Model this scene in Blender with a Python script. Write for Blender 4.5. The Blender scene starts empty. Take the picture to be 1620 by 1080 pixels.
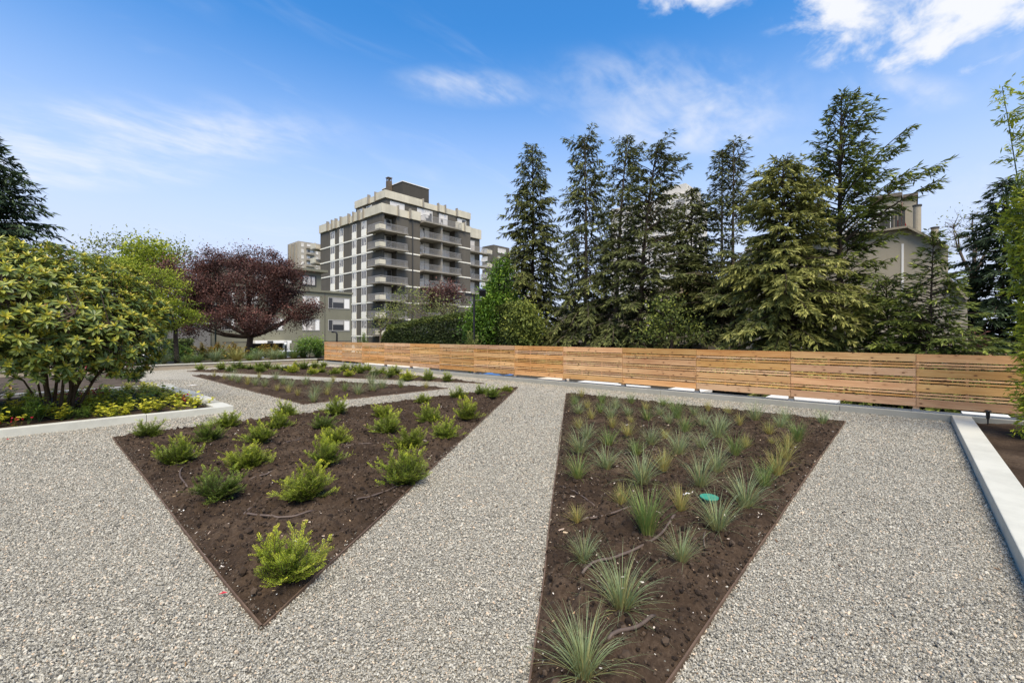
import bpy, math, random
import numpy as np
from mathutils import Vector, Matrix

random.seed(7); RNG = np.random.default_rng(7)
SC = bpy.context.scene
COL = SC.collection
R = math.radians

# ------------------------------------------------------------------ camera
# The place is laid out on the street grid: world X runs towards the fence (to the right in the photo),
# world Y runs along the fence (to the left in the photo).  The camera stands at the origin.
F, CX, HY, H = 700.0, 810.0, 530.5, 1.5
CA, SA = 0.670, 0.742
cam_data = bpy.data.cameras.new('camera'); cam = bpy.data.objects.new('camera', cam_data); COL.objects.link(cam)
cam.location = (0, 0, H); cam.rotation_euler = (R(90), 0, math.atan2(-SA, CA))
cam_data.sensor_width = 36.0; cam_data.lens = 36.0 * F / 1620.0
cam_data.shift_y = -(540 - HY) / 1620.0
cam_data.clip_start = 0.05; cam_data.clip_end = 4000
SC.camera = cam

# ------------------------------------------------------------------ sky, sun, exposure
SUN_EL = R(58); SUN_DIR_XY = (-0.62, -0.78)          # towards the sun, behind the camera to its right
SUN_AZ = math.atan2(SUN_DIR_XY[0], SUN_DIR_XY[1])
world = bpy.data.worlds.new('World'); SC.world = world; world.use_nodes = True
wn = world.node_tree; wn.nodes.clear()
def N(tree, kind, **kw):
    n = tree.nodes.new(kind)
    for k, v in kw.items():
        if k == 'inp':
            for a, b in v.items(): n.inputs[a].default_value = b
        else: setattr(n, k, v)
    return n
def L(tree, a, b): tree.links.new(a, b)
def math_node(tree, op, a, b=None, c=None, clamp=False):
    n = N(tree, 'ShaderNodeMath', operation=op, use_clamp=clamp)
    for i, v in enumerate((a, b, c)):
        if v is None: continue
        if isinstance(v, (int, float)): n.inputs[i].default_value = v
        else: L(tree, v, n.inputs[i])
    return n.outputs[0]
def maprange(tree, v, a, b, c=0.0, d=1.0, kind='SMOOTHSTEP'):
    n = N(tree, 'ShaderNodeMapRange', interpolation_type=kind)
    L(tree, v, n.inputs[0])
    for i, x in enumerate((a, b, c, d)): n.inputs[i + 1].default_value = x
    return n.outputs[0]

def build_world():
    t = wn
    out = N(t, 'ShaderNodeOutputWorld'); bg = N(t, 'ShaderNodeBackground'); bg.inputs[1].default_value = 0.125
    sky = N(t, 'ShaderNodeTexSky', sky_type='NISHITA', sun_disc=False)
    sky.sun_elevation = SUN_EL; sky.sun_rotation = SUN_AZ
    sky.air_density = 1.0; sky.dust_density = 0.6; sky.ozone_density = 2.2; sky.altitude = 20
    hs = N(t, 'ShaderNodeHueSaturation'); hs.inputs['Saturation'].default_value = 1.36; hs.inputs['Value'].default_value = 1.0
    L(t, sky.outputs[0], hs.inputs['Color'])
    tc = N(t, 'ShaderNodeTexCoord'); sp = N(t, 'ShaderNodeSeparateXYZ'); L(t, tc.outputs['Generated'], sp.inputs[0])
    # a flat cloud layer overhead: direction -> point on the layer
    zc = math_node(t, 'MAXIMUM', sp.outputs[2], 0.0)
    den = math_node(t, 'ADD', zc, 0.14)
    px = math_node(t, 'DIVIDE', sp.outputs[0], den); py = math_node(t, 'DIVIDE', sp.outputs[1], den)
    cb = N(t, 'ShaderNodeCombineXYZ'); L(t, px, cb.inputs[0]); L(t, py, cb.inputs[1])
    def noise(scale, detail, rough, stretch=(1, 1, 1), rot=0.0, off=(0, 0, 0), dist=0.0):
        mp = N(t, 'ShaderNodeMapping'); mp.inputs['Scale'].default_value = stretch; mp.inputs['Rotation'].default_value = (0, 0, rot)
        mp.inputs['Location'].default_value = off
        L(t, cb.outputs[0], mp.inputs[0])
        n = N(t, 'ShaderNodeTexNoise'); n.inputs['Scale'].default_value = scale; n.inputs['Detail'].default_value = detail
        n.inputs['Roughness'].default_value = rough; n.inputs['Distortion'].default_value = dist
        L(t, mp.outputs[0], n.inputs['Vector']); return n.outputs[0]
    def blob(px_, py_, rx, ry, ang):
        # soft elliptical place on the cloud layer, found from a direction in the photo
        X, Zu = (px_ - CX) / F, (HY - py_) / F
        d = Vector((CA * X + SA, -SA * X + CA, Zu)).normalized()
        c = (d.x / (d.z + .14), d.y / (d.z + .14))
        mp = N(t, 'ShaderNodeMapping', vector_type='TEXTURE'); mp.inputs['Location'].default_value = (c[0], c[1], 0); mp.inputs['Rotation'].default_value = (0, 0, ang); mp.inputs['Scale'].default_value = (rx, ry, 1)
        L(t, cb.outputs[0], mp.inputs[0]); gr = N(t, 'ShaderNodeTexGradient', gradient_type='SPHERICAL'); L(t, mp.outputs[0], gr.inputs[0]); return gr.outputs['Fac']
    wisp = noise(1.5, 4, .62, (1.0, 2.6, 1), 0.5, (3.1, 1.2, 0), .5)
    puff = noise(5.0, 5, .6, (1, 1.3, 1), 0.3, (0.4, 2.0, 0), .3)
    # thin high cloud over the whole sky
    veil = maprange(t, wisp, .52, .9, 0, .22)
    # thicker cloud banks: places
    thick = None
    for a in ((1450, 40, .42, .22, -.75), (1340, 20, .2, .14, -.6), (1560, 10, .3, .16, -.75), (1090, -5, .2, .08, -.8)):
        k = blob(*a); thick = k if thick is None else math_node(t, 'MAXIMUM', thick, k)
    tk = math_node(t, 'ADD', math_node(t, 'MULTIPLY', thick, .55), math_node(t, 'MULTIPLY', puff, 1.5))
    tk = math_node(t, 'MULTIPLY', maprange(t, tk, .88, 1.30), maprange(t, thick, 0.0, .35))
    thin = None
    for a in ((1060, 140, .55, .22, -.75), (1090, 190, .5, .3, -.75), (230, 215, .9, .3, -.75), (60, 260, .8, .3, -.6), (740, 140, .3, .12, -.7), (1420, 150, .3, .12, -.7)):
        k = blob(*a); thin = k if thin is None else math_node(t, 'MAXIMUM', thin, k)
    tn = math_node(t, 'MULTIPLY', maprange(t, math_node(t, 'ADD', math_node(t, 'MULTIPLY', puff, .4), math_node(t, 'MULTIPLY', wisp, .6)), .36, .72), maprange(t, thin, 0, .8, 0, .78))
    allc = math_node(t, 'MAXIMUM', math_node(t, 'MAXIMUM', tk, tn), veil, clamp=True)
    up = maprange(t, sp.outputs[2], 0.0, .1)
    allc = math_node(t, 'MULTIPLY', allc, up)
    allc = math_node(t, 'MULTIPLY', allc, .95)
    mix = N(t, 'ShaderNodeMixRGB'); L(t, allc, mix.inputs[0]); 
    # pale summer haze towards the horizon, all the way round
    hz = N(t, 'ShaderNodeMixRGB'); L(t, maprange(t, sp.outputs[2], .58, .10, 0, .93), hz.inputs[0]); L(t, hs.outputs[0], hz.inputs[1]); hz.inputs[2].default_value = (2.75, 3.05, 3.9, 1)
    L(t, hz.outputs[0], mix.inputs[1])
    mix.inputs[2].default_value = (3.75, 3.8, 3.95, 1)
    L(t, mix.outputs[0], bg.inputs[0]); L(t, bg.outputs[0], out.inputs[0])
build_world()
sun_data = bpy.data.lights.new('sun', 'SUN'); sun = bpy.data.objects.new('sun', sun_data); COL.objects.link(sun)
sun_data.energy = 2.9; sun_data.angle = R(42); sun_data.color = (1.0, .875, .69)
sd = Vector((SUN_DIR_XY[0] * math.cos(SUN_EL), SUN_DIR_XY[1] * math.cos(SUN_EL), math.sin(SUN_EL))).normalized()
sun.rotation_euler = sd.to_track_quat('Z', 'Y').to_euler()
sun.location = (-20, -25, 40)
vs = SC.view_settings; vs.view_transform = 'Standard'; vs.look = 'None'; vs.gamma = 1.0; vs.use_curve_mapping = False
vs.exposure = 1.06
SC.cycles.max_bounces = 4; SC.cycles.transparent_max_bounces = 4; SC.cycles.diffuse_bounces = 2; SC.cycles.glossy_bounces = 1; SC.cycles.transmission_bounces = 2
SC.cycles.caustics_reflective = False; SC.cycles.caustics_refractive = False

# ------------------------------------------------------------------ where things stand
def gp(px, py, z=0.0):
    """point of the place at height z that the photo shows at (px, py)"""
    Z = F * (H - z) / (py - HY); X = (px - CX) / F * Z
    return (CA * X + SA * Z, -SA * X + CA * Z, z)
def dp(px, py, Z):
    X = (px - CX) / F * Z
    return (CA * X + SA * Z, -SA * X + CA * Z, H - (py - HY) * Z / F)
def on_x(px, x):
    """y on the vertical plane X = x in column px"""
    r = (px - CX) / F; Z = x / (CA * r + SA); return Z * (-SA * r + CA)
def on_y(px, y):
    r = (px - CX) / F; Z = y / (-SA * r + CA); return Z * (CA * r + SA)
def depth(x, y): return SA * x + CA * y
def pix(x, y, z):
    Z = SA * x + CA * y; X = CA * x - SA * y
    return CX + F * X / Z, HY + F * (H - z) / Z, Z

# ------------------------------------------------------------------ mesh building
class MB:
    def __init__(s): s.v = []; s.f = []; s.t = []; s.n = 0
    def add(s, v, f, t=0.5):
        v = np.asarray(v, float).reshape(-1, 3); f = np.asarray(f, np.int64)
        s.v.append(v); s.f.append(f + s.n); s.n += len(v)
        s.t.append(np.full(len(v), t) if np.isscalar(t) else np.asarray(t, float))
        return s
    def box(s, x0, x1, y0, y1, z0, z1, t=.5):
        v = [(x0, y0, z0), (x1, y0, z0), (x1, y1, z0), (x0, y1, z0), (x0, y0, z1), (x1, y0, z1), (x1, y1, z1), (x0, y1, z1)]
        f = [(0, 3, 2, 1), (4, 5, 6, 7), (0, 1, 5, 4), (1, 2, 6, 5), (2, 3, 7, 6), (3, 0, 4, 7)]
        return s.add(v, f, t)
    def obox(s, c, ax, ay, az, t=.5):
        """box from centre and three half-axis vectors"""
        c, ax, ay, az = (np.asarray(q, float) for q in (c, ax, ay, az))
        v = [c - ax - ay - az, c + ax - ay - az, c + ax + ay - az, c - ax + ay - az, c - ax - ay + az, c + ax - ay + az, c + ax + ay + az, c - ax + ay + az]
        f = [(0, 3, 2, 1), (4, 5, 6, 7), (0, 1, 5, 4), (1, 2, 6, 5), (2, 3, 7, 6), (3, 0, 4, 7)]
        return s.add(v, f, t)
    def tube(s, pts, rad, n=6, t=.5, cap=True):
        pts = np.asarray(pts, float); m = len(pts)
        rad = np.full(m, rad) if np.isscalar(rad) else np.asarray(rad, float)
        d = np.gradient(pts, axis=0); d /= np.linalg.norm(d, axis=1)[:, None] + 1e-9
        ref = np.array([0, 0, 1.0]) if abs(d[0][2]) < .9 else np.array([1.0, 0, 0])
        a = np.cross(d, ref); a /= np.linalg.norm(a, axis=1)[:, None] + 1e-9
        b = np.cross(d, a)
        th = np.linspace(0, 2 * np.pi, n, endpoint=False)
        ring = pts[:, None, :] + rad[:, None, None] * (np.cos(th)[None, :, None] * a[:, None, :] + np.sin(th)[None, :, None] * b[:, None, :])
        v = ring.reshape(-1, 3); i = np.arange(m - 1)[:, None] * n; j = np.arange(n)[None, :]; j2 = (j + 1) % n
        f = np.stack([i + j, i + j2, i + n + j2, i + n + j], -1).reshape(-1, 4)
        if not np.isscalar(t): t = np.repeat(np.asarray(t, float), n)
        s.add(v, f, t)
        if cap:
            base = s.n - len(v)
            s.f.append(np.array([[base + (m - 1) * n + k for k in range(n)]])); s.f.append(np.array([[base + k for k in range(n)][::-1]]))
        return s
    def prism(s, poly, z0, z1, t=.5):
        n = len(poly); v = [(p[0], p[1], z0) for p in poly] + [(p[0], p[1], z1) for p in poly]
        b = s.n; s.add(v, np.zeros((0, 4), int), t)
        s.f.append(np.array([[b + i for i in range(n)][::-1]])); s.f.append(np.array([[b + n + i for i in range(n)]]))
        s.f.append(np.array([[b + i, b + (i + 1) % n, b + n + (i + 1) % n, b + n + i] for i in range(n)])); return s
    def kites(s, base, d, nrm, ln, wd, tint, fold=0.0, mid=.45):
        """many leaf blades: base point, direction, facing, length, width"""
        base = np.asarray(base, float); n = len(base)
        d = d / (np.linalg.norm(d, axis=1)[:, None] + 1e-9)
        sd_ = np.cross(d, nrm); sd_ /= np.linalg.norm(sd_, axis=1)[:, None] + 1e-9
        up = np.cross(sd_, d)
        ln = np.broadcast_to(ln, (n,))[:, None]; wd = np.broadcast_to(wd, (n,))[:, None]
        m = base + d * ln * mid
        v = np.stack([base, m + sd_ * wd * .5 + up * wd * fold, base + d * ln, m - sd_ * wd * .5 + up * wd * fold], 1).reshape(-1, 3)
        f = np.arange(n * 4).reshape(-1, 4)
        return s.add(v, f, np.repeat(np.broadcast_to(tint, (n,)), 4))
    def mesh(s, name, mat=None, origin=(0, 0, 0), smooth=False):
        me = bpy.data.meshes.new(name)
        v = np.concatenate(s.v) - np.asarray(origin, float) if s.v else np.zeros((0, 3))
        tot = []; flat = []
        for f in s.f:
            if len(f) == 0: continue
            flat.append(f.reshape(-1)); tot.append(np.full(len(f), f.shape[1]))
        me.vertices.add(len(v)); me.vertices.foreach_set('co', v.astype(np.float32).ravel())
        if flat:
            flat = np.concatenate(flat).astype(np.int32); tot = np.concatenate(tot).astype(np.int32)
            st = np.concatenate([[0], np.cumsum(tot)[:-1]]).astype(np.int32)
            me.loops.add(len(flat)); me.loops.foreach_set('vertex_index', flat)
            me.polygons.add(len(tot)); me.polygons.foreach_set('loop_start', st); me.polygons.foreach_set('loop_total', tot)
            me.polygons.foreach_set('use_smooth', np.full(len(tot), bool(smooth)))
        at = me.attributes.new('tint', 'FLOAT', 'POINT'); at.data.foreach_set('value', np.concatenate(s.t).astype(np.float32))
        me.update(calc_edges=True); me.validate()
        if mat: me.materials.append(mat)
        return me
def tag(o, label=None, cat=None, group=None, kind=None):
    if label: o['label'] = label
    if cat: o['category'] = cat
    if group: o['group'] = group
    if kind: o['kind'] = kind
    return o
def link(name, data, parent=None, loc=None):
    o = bpy.data.objects.new(name, data); COL.objects.link(o)
    if parent is not None: o.parent = parent
    if loc is not None: o.location = loc
    return o
def empty(name, loc, label, cat, group=None):
    o = link(name, None, loc=loc); o.empty_display_size = .2
    return tag(o, label, cat, group)
def world_origin(p):
    x = np.zeros(3)
    while p is not None: x = x + np.array(p.location); p = p.parent
    return x
def part(name, mb, mat, parent, smooth=False, label=None, bevel=0):
    o = link(name, mb.mesh(name, mat, world_origin(parent), smooth), parent)
    if bevel: add_bevel(o, bevel)
    if label: o['label'] = label
    return o
def one(name, mb, mat, label=None, cat=None, group=None, kind=None, origin=(0, 0, 0), smooth=False, bevel=0):
    o = link(name, mb.mesh(name, mat, origin, smooth), loc=origin)
    if bevel: add_bevel(o, bevel)
    return tag(o, label, cat, group, kind)
def add_bevel(o, w):
    m = o.modifiers.new('edge', 'BEVEL'); m.width = w; m.segments = 2; m.limit_method = 'ANGLE'; m.angle_limit = R(40)
def copy_tree(o, parent=None):
    c = o.copy(); COL.objects.link(c); c.parent = parent
    for ch in list(o.children): copy_tree(ch, c)
    return c

# value noise on numpy arrays
def vnoise(x, y, seed=0):
    def h(i, j): 
        n = (i * 374761393 + j * 668265263 + seed * 1442695041) & 0xffffffff
        n = ((n ^ (n >> 13)) * 1274126177) & 0xffffffff
        return ((n ^ (n >> 16)) & 0xffff) / 65535.0
    xi = np.floor(x).astype(np.int64); yi = np.floor(y).astype(np.int64); fx = x - xi; fy = y - yi
    fx = fx * fx * (3 - 2 * fx); fy = fy * fy * (3 - 2 * fy)
    return (h(xi, yi) * (1 - fx) + h(xi + 1, yi) * fx) * (1 - fy) + (h(xi, yi + 1) * (1 - fx) + h(xi + 1, yi + 1) * fx) * fy
def fbm(x, y, oct=4, seed=0):
    a = 0; w = 1; tot = 0
    for k in range(oct): a = a + w * vnoise(x * 2 ** k, y * 2 ** k, seed + k); tot += w; w *= .5
    return a / tot

# ------------------------------------------------------------------ materials
def rgb(r, g, b): return (r, g, b, 1)
def base_mat(name, rough=.7, spec=.3):
    m = bpy.data.materials.new(name); m.use_nodes = True; t = m.node_tree
    p = t.nodes['Principled BSDF']; p.inputs['Roughness'].default_value = rough; p.inputs['Specular IOR Level'].default_value = spec
    return m, t, p
def ramp(t, fac, stops, interp='LINEAR'):
    n = N(t, 'ShaderNodeValToRGB'); n.color_ramp.interpolation = interp
    e = n.color_ramp.elements
    while len(e) < len(stops): e.new(.5)
    for k, (pos, c) in enumerate(stops): e[k].position = pos; e[k].color = c if len(c) == 4 else (*c, 1)
    L(t, fac, n.inputs[0]); return n.outputs[0]
def tnoise(t, scale, detail=4, rough=.6, coord='Object', stretch=None, dist=0):
    tc = N(t, 'ShaderNodeTexCoord'); v = tc.outputs[coord]
    if stretch: mp = N(t, 'ShaderNodeMapping'); mp.inputs['Scale'].default_value = stretch; L(t, v, mp.inputs[0]); v = mp.outputs[0]
    n = N(t, 'ShaderNodeTexNoise'); n.inputs['Scale'].default_value = scale; n.inputs['Detail'].default_value = detail
    n.inputs['Roughness'].default_value = rough; n.inputs['Distortion'].default_value = dist; L(t, v, n.inputs['Vector']); return n.outputs[0]
def bump(t, p, h, strength=.4, dist=.01):
    b = N(t, 'ShaderNodeBump'); b.inputs['Strength'].default_value = strength; b.inputs['Distance'].default_value = dist
    L(t, h, b.inputs['Height']); L(t, b.outputs[0], p.inputs['Normal'])
def mix(t, fac, a, b, mode='MIX'):
    n = N(t, 'ShaderNodeMixRGB', blend_type=mode)
    for i, v in enumerate((fac, a, b)):
        if isinstance(v, (int, float)): n.inputs[i].default_value = v
        elif isinstance(v, tuple): n.inputs[i].default_value = v if len(v) == 4 else (*v, 1)
        else: L(t, v, n.inputs[i])
    return n.outputs[0]
def plain(name, c, rough=.7, spec=.3, var=.18, scale=3.0, metal=0.0, fine=0):
    m, t, p = base_mat(name, rough, spec); p.inputs['Metallic'].default_value = metal
    n = tnoise(t, scale, 6, .65)
    d = tuple(x * (1 - var) for x in c); l = tuple(min(1, x * (1 + var)) for x in c)
    L(t, ramp(t, n, [(.3, d), (.7, l)]), p.inputs['Base Color'])
    if fine: bump(t, p, tnoise(t, fine, 3, .6), .3, .01)
    return m
def stucco(name, c, streak=.25, scale=.25):
    m, t, p = base_mat(name, .9, .15)
    a = tnoise(t, scale, 6, .6); st = tnoise(t, .9, 5, .65, stretch=(1, 1, .06))
    k = math_node(t, 'ADD', math_node(t, 'MULTIPLY', a, .5), math_node(t, 'MULTIPLY', st, .5))
    d = tuple(x * (1 - streak) for x in c); l = tuple(min(1, x * (1 + streak * .6)) for x in c)
    L(t, ramp(t, k, [(.32, d), (.66, l)]), p.inputs['Base Color']); bump(t, p, tnoise(t, 18, 3, .6), .25, .02)
    return m
def leaf(name, stops, trans=.3, rough=.5, rvar=.25, spec=.25, objcol=False):
    """leaf colour runs along the tint attribute; every object differs a little"""
    m, t, p = base_mat(name, rough, spec)
    at = N(t, 'ShaderNodeAttribute', attribute_name='tint')
    c = ramp(t, at.outputs['Fac'], stops)
    oi = N(t, 'ShaderNodeObjectInfo')
    if objcol: c = mix(t, 1.0, c, oi.outputs['Color'], 'MULTIPLY')
    n = tnoise(t, 2.3, 1, .5, coord='Object')
    v = math_node(t, 'ADD', 1 - rvar, math_node(t, 'MULTIPLY', n, 2 * rvar))
    hs = N(t, 'ShaderNodeHueSaturation'); L(t, c, hs.inputs['Color']); L(t, v, hs.inputs['Value'])
    L(t, hs.outputs[0], p.inputs['Base Color'])
    tr = N(t, 'ShaderNodeBsdfTranslucent'); L(t, hs.outputs[0], tr.inputs[0])
    ms = N(t, 'ShaderNodeMixShader'); ms.inputs[0].default_value = trans
    L(t, p.outputs[0], ms.inputs[1]); L(t, tr.outputs[0], ms.inputs[2])
    L(t, ms.outputs[0], t.nodes['Material Output'].inputs['Surface'])
    return m
M = {}
M['bark'] = plain('bark', (.055, .042, .032), .95, .1, .4, 9, fine=40)
M['bark_pale'] = plain('pale bark', (.13, .105, .08), .95, .1, .35, 9, fine=40)
M['metal_black'] = plain('black metal', (.012, .012, .013), .45, .4, .2, 5)
M['kerb'] = plain('white painted kerb', (.60, .635, .61), .6, .35, .08, 2.0, fine=30)
M['kerb_stain'] = None
M['kerb_grey'] = plain('grey kerb face', (.33, .318, .265), .75, .25, .10, 2.5, fine=30)
M['concrete'] = plain('concrete', (.36, .33, .28), .9, .2, .18, 1.6, fine=14)
M['edging'] = plain('brown steel edging', (.12, .078, .050), .65, .35, .3, 6)
M['hose'] = plain('brown drip hose', (.105, .078, .062), .6, .3, .25, 20)
def kerb_mat():
    m, t, p = base_mat('weathered white kerb', .55, .35)
    n = tnoise(t, 1.3, 7, .7); f = tnoise(t, 14, 5, .7)
    k = ramp(t, n, [(.30, (.40, .395, .335)), (.52, (.51, .505, .43)), (.8, (.56, .55, .475))])
    st = ramp(t, math_node(t, 'ADD', math_node(t, 'MULTIPLY', n, .65), math_node(t, 'MULTIPLY', f, .35)), [(.60, (0, 0, 0)), (.70, (1, 1, 1))])
    c = mix(t, math_node(t, 'MULTIPLY', st, .7), k, (.34, .27, .19)); L(t, c, p.inputs['Base Color']); bump(t, p, f, .12, .01)
    return m
M['kerb'] = kerb_mat()
def wood_mat(name='cedar boards', lift=1.0):
    m, t, p = base_mat(name, .65, .25)
    oi = N(t, 'ShaderNodeObjectInfo'); tc = N(t, 'ShaderNodeTexCoord')
    cb = N(t, 'ShaderNodeCombineXYZ'); L(t, math_node(t, 'MULTIPLY', oi.outputs['Random'], 37.0), cb.inputs[0]); L(t, math_node(t, 'MULTIPLY', oi.outputs['Random'], 91.0), cb.inputs[1])
    va = N(t, 'ShaderNodeVectorMath', operation='ADD'); L(t, tc.outputs['Object'], va.inputs[0]); L(t, cb.outputs[0], va.inputs[1])
    def tex(scale, stretch, detail=5, dist=0., rough=.6):
        mp = N(t, 'ShaderNodeMapping'); mp.inputs['Scale'].default_value = stretch; L(t, va.outputs[0], mp.inputs[0])
        n = N(t, 'ShaderNodeTexNoise'); n.inputs['Scale'].default_value = scale; n.inputs['Detail'].default_value = detail; n.inputs['Distortion'].default_value = dist
        n.inputs['Roughness'].default_value = rough
        L(t, mp.outputs[0], n.inputs['Vector']); return n.outputs[0]
    grain = tex(30, (1, .05, 1), 4, 1.2); broad = tex(2.2, (1, .35, 2), 3)
    kn = N(t, 'ShaderNodeTexVoronoi', voronoi_dimensions='2D'); sx = N(t, 'ShaderNodeSeparateXYZ'); L(t, va.outputs[0], sx.inputs[0]); cx2 = N(t, 'ShaderNodeCombineXYZ')
    L(t, math_node(t, 'MULTIPLY', sx.outputs[1], 4.2), cx2.inputs[0]); L(t, math_node(t, 'MULTIPLY', sx.outputs[2], 8.5), cx2.inputs[1])
    L(t, cx2.outputs[0], kn.inputs['Vector']); kn.inputs['Scale'].default_value = 1.0
    sc_ = N(t, 'ShaderNodeSeparateColor'); L(t, kn.outputs['Color'], sc_.inputs[0])
    rad = math_node(t, 'MULTIPLY', sc_.outputs[1], .11)
    knot = math_node(t, 'MULTIPLY', math_node(t, 'LESS_THAN', kn.outputs['Distance'], rad), math_node(t, 'GREATER_THAN', sc_.outputs[0], .42))
    k = math_node(t, 'ADD', math_node(t, 'MULTIPLY', grain, .5), math_node(t, 'MULTIPLY', broad, .5))
    c = ramp(t, k, [(.30, (.40, .19, .078)), (.47, (.56, .315, .142)), (.60, (.66, .405, .195)), (.75, (.70, .47, .25))])
    hs = N(t, 'ShaderNodeHueSaturation'); L(t, c, hs.inputs['Color'])
    L(t, math_node(t, 'ADD', .78 * lift, math_node(t, 'MULTIPLY', oi.outputs['Random'], .46 * lift)), hs.inputs['Value'])
    L(t, math_node(t, 'ADD', .4945, math_node(t, 'MULTIPLY', math_node(t, 'FRACT', math_node(t, 'MULTIPLY', oi.outputs['Random'], 17.3)), .012)), hs.inputs['Hue'])
    L(t, math_node(t, 'ADD', .90, math_node(t, 'MULTIPLY', math_node(t, 'FRACT', math_node(t, 'MULTIPLY', oi.outputs['Random'], 53.1)), .24)), hs.inputs['Saturation'])
    halo = maprange(t, kn.outputs['Distance'], .0, .26, .5, 0)
    c2 = mix(t, math_node(t, 'MULTIPLY', halo, math_node(t, 'GREATER_THAN', sc_.outputs[0], .42)), hs.outputs[0], (.26, .105, .04))
    c3 = mix(t, math_node(t, 'MULTIPLY', knot, .8), c2, (.075, .032, .016))
    L(t, c3, p.inputs['Base Color']); bump(t, p, grain, .15, .004)
    return m
M['cedar'] = wood_mat(); M['cedar_slat'] = wood_mat('pale cedar slats', 1.16)
def gravel_ground():
    m, t, p = base_mat('gravel bed', .85, .2)
    tc = N(t, 'ShaderNodeTexCoord')
    vo = N(t, 'ShaderNodeTexVoronoi'); vo.inputs['Scale'].default_value = 115; L(t, tc.outputs['Object'], vo.inputs['Vector'])
    sc_ = N(t, 'ShaderNodeSeparateColor'); L(t, vo.outputs['Color'], sc_.inputs[0])
    c = ramp(t, sc_.outputs[0], [(0, (.15, .141, .118)), (.25, (.28, .265, .222)), (.6, (.42, .398, .332)), (1, (.58, .55, .46))])
    big = tnoise(t, .7, 5, .6); c = mix(t, 1.0, c, ramp(t, big, [(.3, (.88, .88, .88)), (.7, (1.08, 1.07, 1.05))]), 'MULTIPLY')
    ed = ramp(t, vo.outputs['Distance'], [(.35, (1.1, 1.1, 1.1)), (.8, (.62, .60, .56))]); c = mix(t, 1.0, c, ed, 'MULTIPLY')
    L(t, c, p.inputs['Base Color'])
    h = math_node(t, 'SUBTRACT', 1, vo.outputs['Distance']); bump(t, p, h, .9, .008)
    return m
M['gravel'] = gravel_ground()
def stone_mat(name, stops, rough=.8):
    m, t, p = base_mat(name, rough, .25)
    oi = N(t, 'ShaderNodeObjectInfo'); L(t, ramp(t, oi.outputs['Random'], stops), p.inputs['Base Color']); return m
M['stone'] = stone_mat('gravel stones', [(0, (.10, .094, .077)), (.2, (.20, .19, .155)), (.45, (.315, .298, .245)), (.75, (.41, .388, .318)), (.93, (.53, .50, .41)), (.97, (.50, .38, .26)), (1, (.62, .50, .36))])
M['clod'] = stone_mat('soil clods', [(0, (.014, .009, .006)), (.6, (.046, .031, .020)), (1, (.085, .061, .042))], .95)
M['chip'] = stone_mat('wood chips and specks', [(0, (.62, .58, .52)), (.3, (.42, .30, .17)), (.7, (.26, .15, .08)), (1, (.70, .66, .58))], .8)
def soil_mat():
    m, t, p = base_mat('planting soil', .95, .1)
    a = tnoise(t, 1.1, 5, .65); b = tnoise(t, 45, 4, .7)
    k = math_node(t, 'ADD', math_node(t, 'MULTIPLY', a, .6), math_node(t, 'MULTIPLY', b, .4))
    L(t, ramp(t, k, [(.32, (.018, .0115, .007)), (.5, (.046, .031, .020)), (.68, (.105, .075, .050))]), p.inputs['Base Color'])
    bump(t, p, b, .8, .012); return m
M['soil'] = soil_mat()

# ================================================================== the setting
FX = 10.88            # fence line (X); fence kerb X 10.78..11.12
KH = .125             # kerb height
def rect(x0, x1, y0, y1, z): 
    return MB().add([(x0, y0, z), (x1, y0, z), (x1, y1, z), (x0, y1, z)], [(0, 1, 2, 3)])
grass_g = plain('rough ground', (.085, .095, .050), .95, .1, .35, .4, fine=6)
one('ground', rect(-900, 1500, -900, 1500, -1.66), grass_g, kind='structure')
one('terrace_gravel', rect(-40, 10.9, -14, 24.0, 0.0), M['gravel'], kind='structure')
one('terrace_base', MB().box(-40, 11.1, -14, 24.2, -1.7, -.012), M['concrete'], kind='structure')
asphalt = plain('asphalt', (.052, .052, .054), .9, .2, .2, 2, fine=60)
one('street', rect(-80, 400, 40.5, 50.5, -1.31), asphalt, kind='structure')
pave = plain('pavement', (.30, .29, .27), .9, .2, .15, 1.2, fine=20)
one('pavement', MB().box(-80, 400, 50.5, 54.0, -1.6, -1.19), pave, kind='structure')
one('near_pavement', MB().box(-80, 400, 38.6, 40.5, -1.6, -1.19), pave, kind='structure')
yard_m = plain('yard ground', (.055, .048, .036), .95, .1, .35, .8, fine=10)
one('yard', MB().box(11.12, 60, -40, 24.2, -1.7, -.32), yard_m, kind='structure')
mulch_m = plain('bark mulch', (.11, .085, .06), .95, .1, .35, 2.5, fine=25)
mb = MB()
ys = np.linspace(24.16, 38.6, 30); xs = np.linspace(-40, 30, 80)
YY, XX = np.meshgrid(ys, xs, indexing='ij')
ZZ = np.where(YY < 28, .19, .19 - (YY - 28) / 10.6 * 1.36) + (fbm(XX * .9, YY * .9, 3, 5) - .5) * .12 * (YY > 24.3)
gi = np.arange(len(ys) * len(xs)).reshape(len(ys), len(xs))
mb.add(np.stack([XX, YY, ZZ], -1).reshape(-1, 3), np.stack([gi[:-1, :-1], gi[:-1, 1:], gi[1:, 1:], gi[1:, :-1]], -1).reshape(-1, 4))
one('planting_slope', mb, mulch_m, kind='structure', smooth=True)

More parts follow.
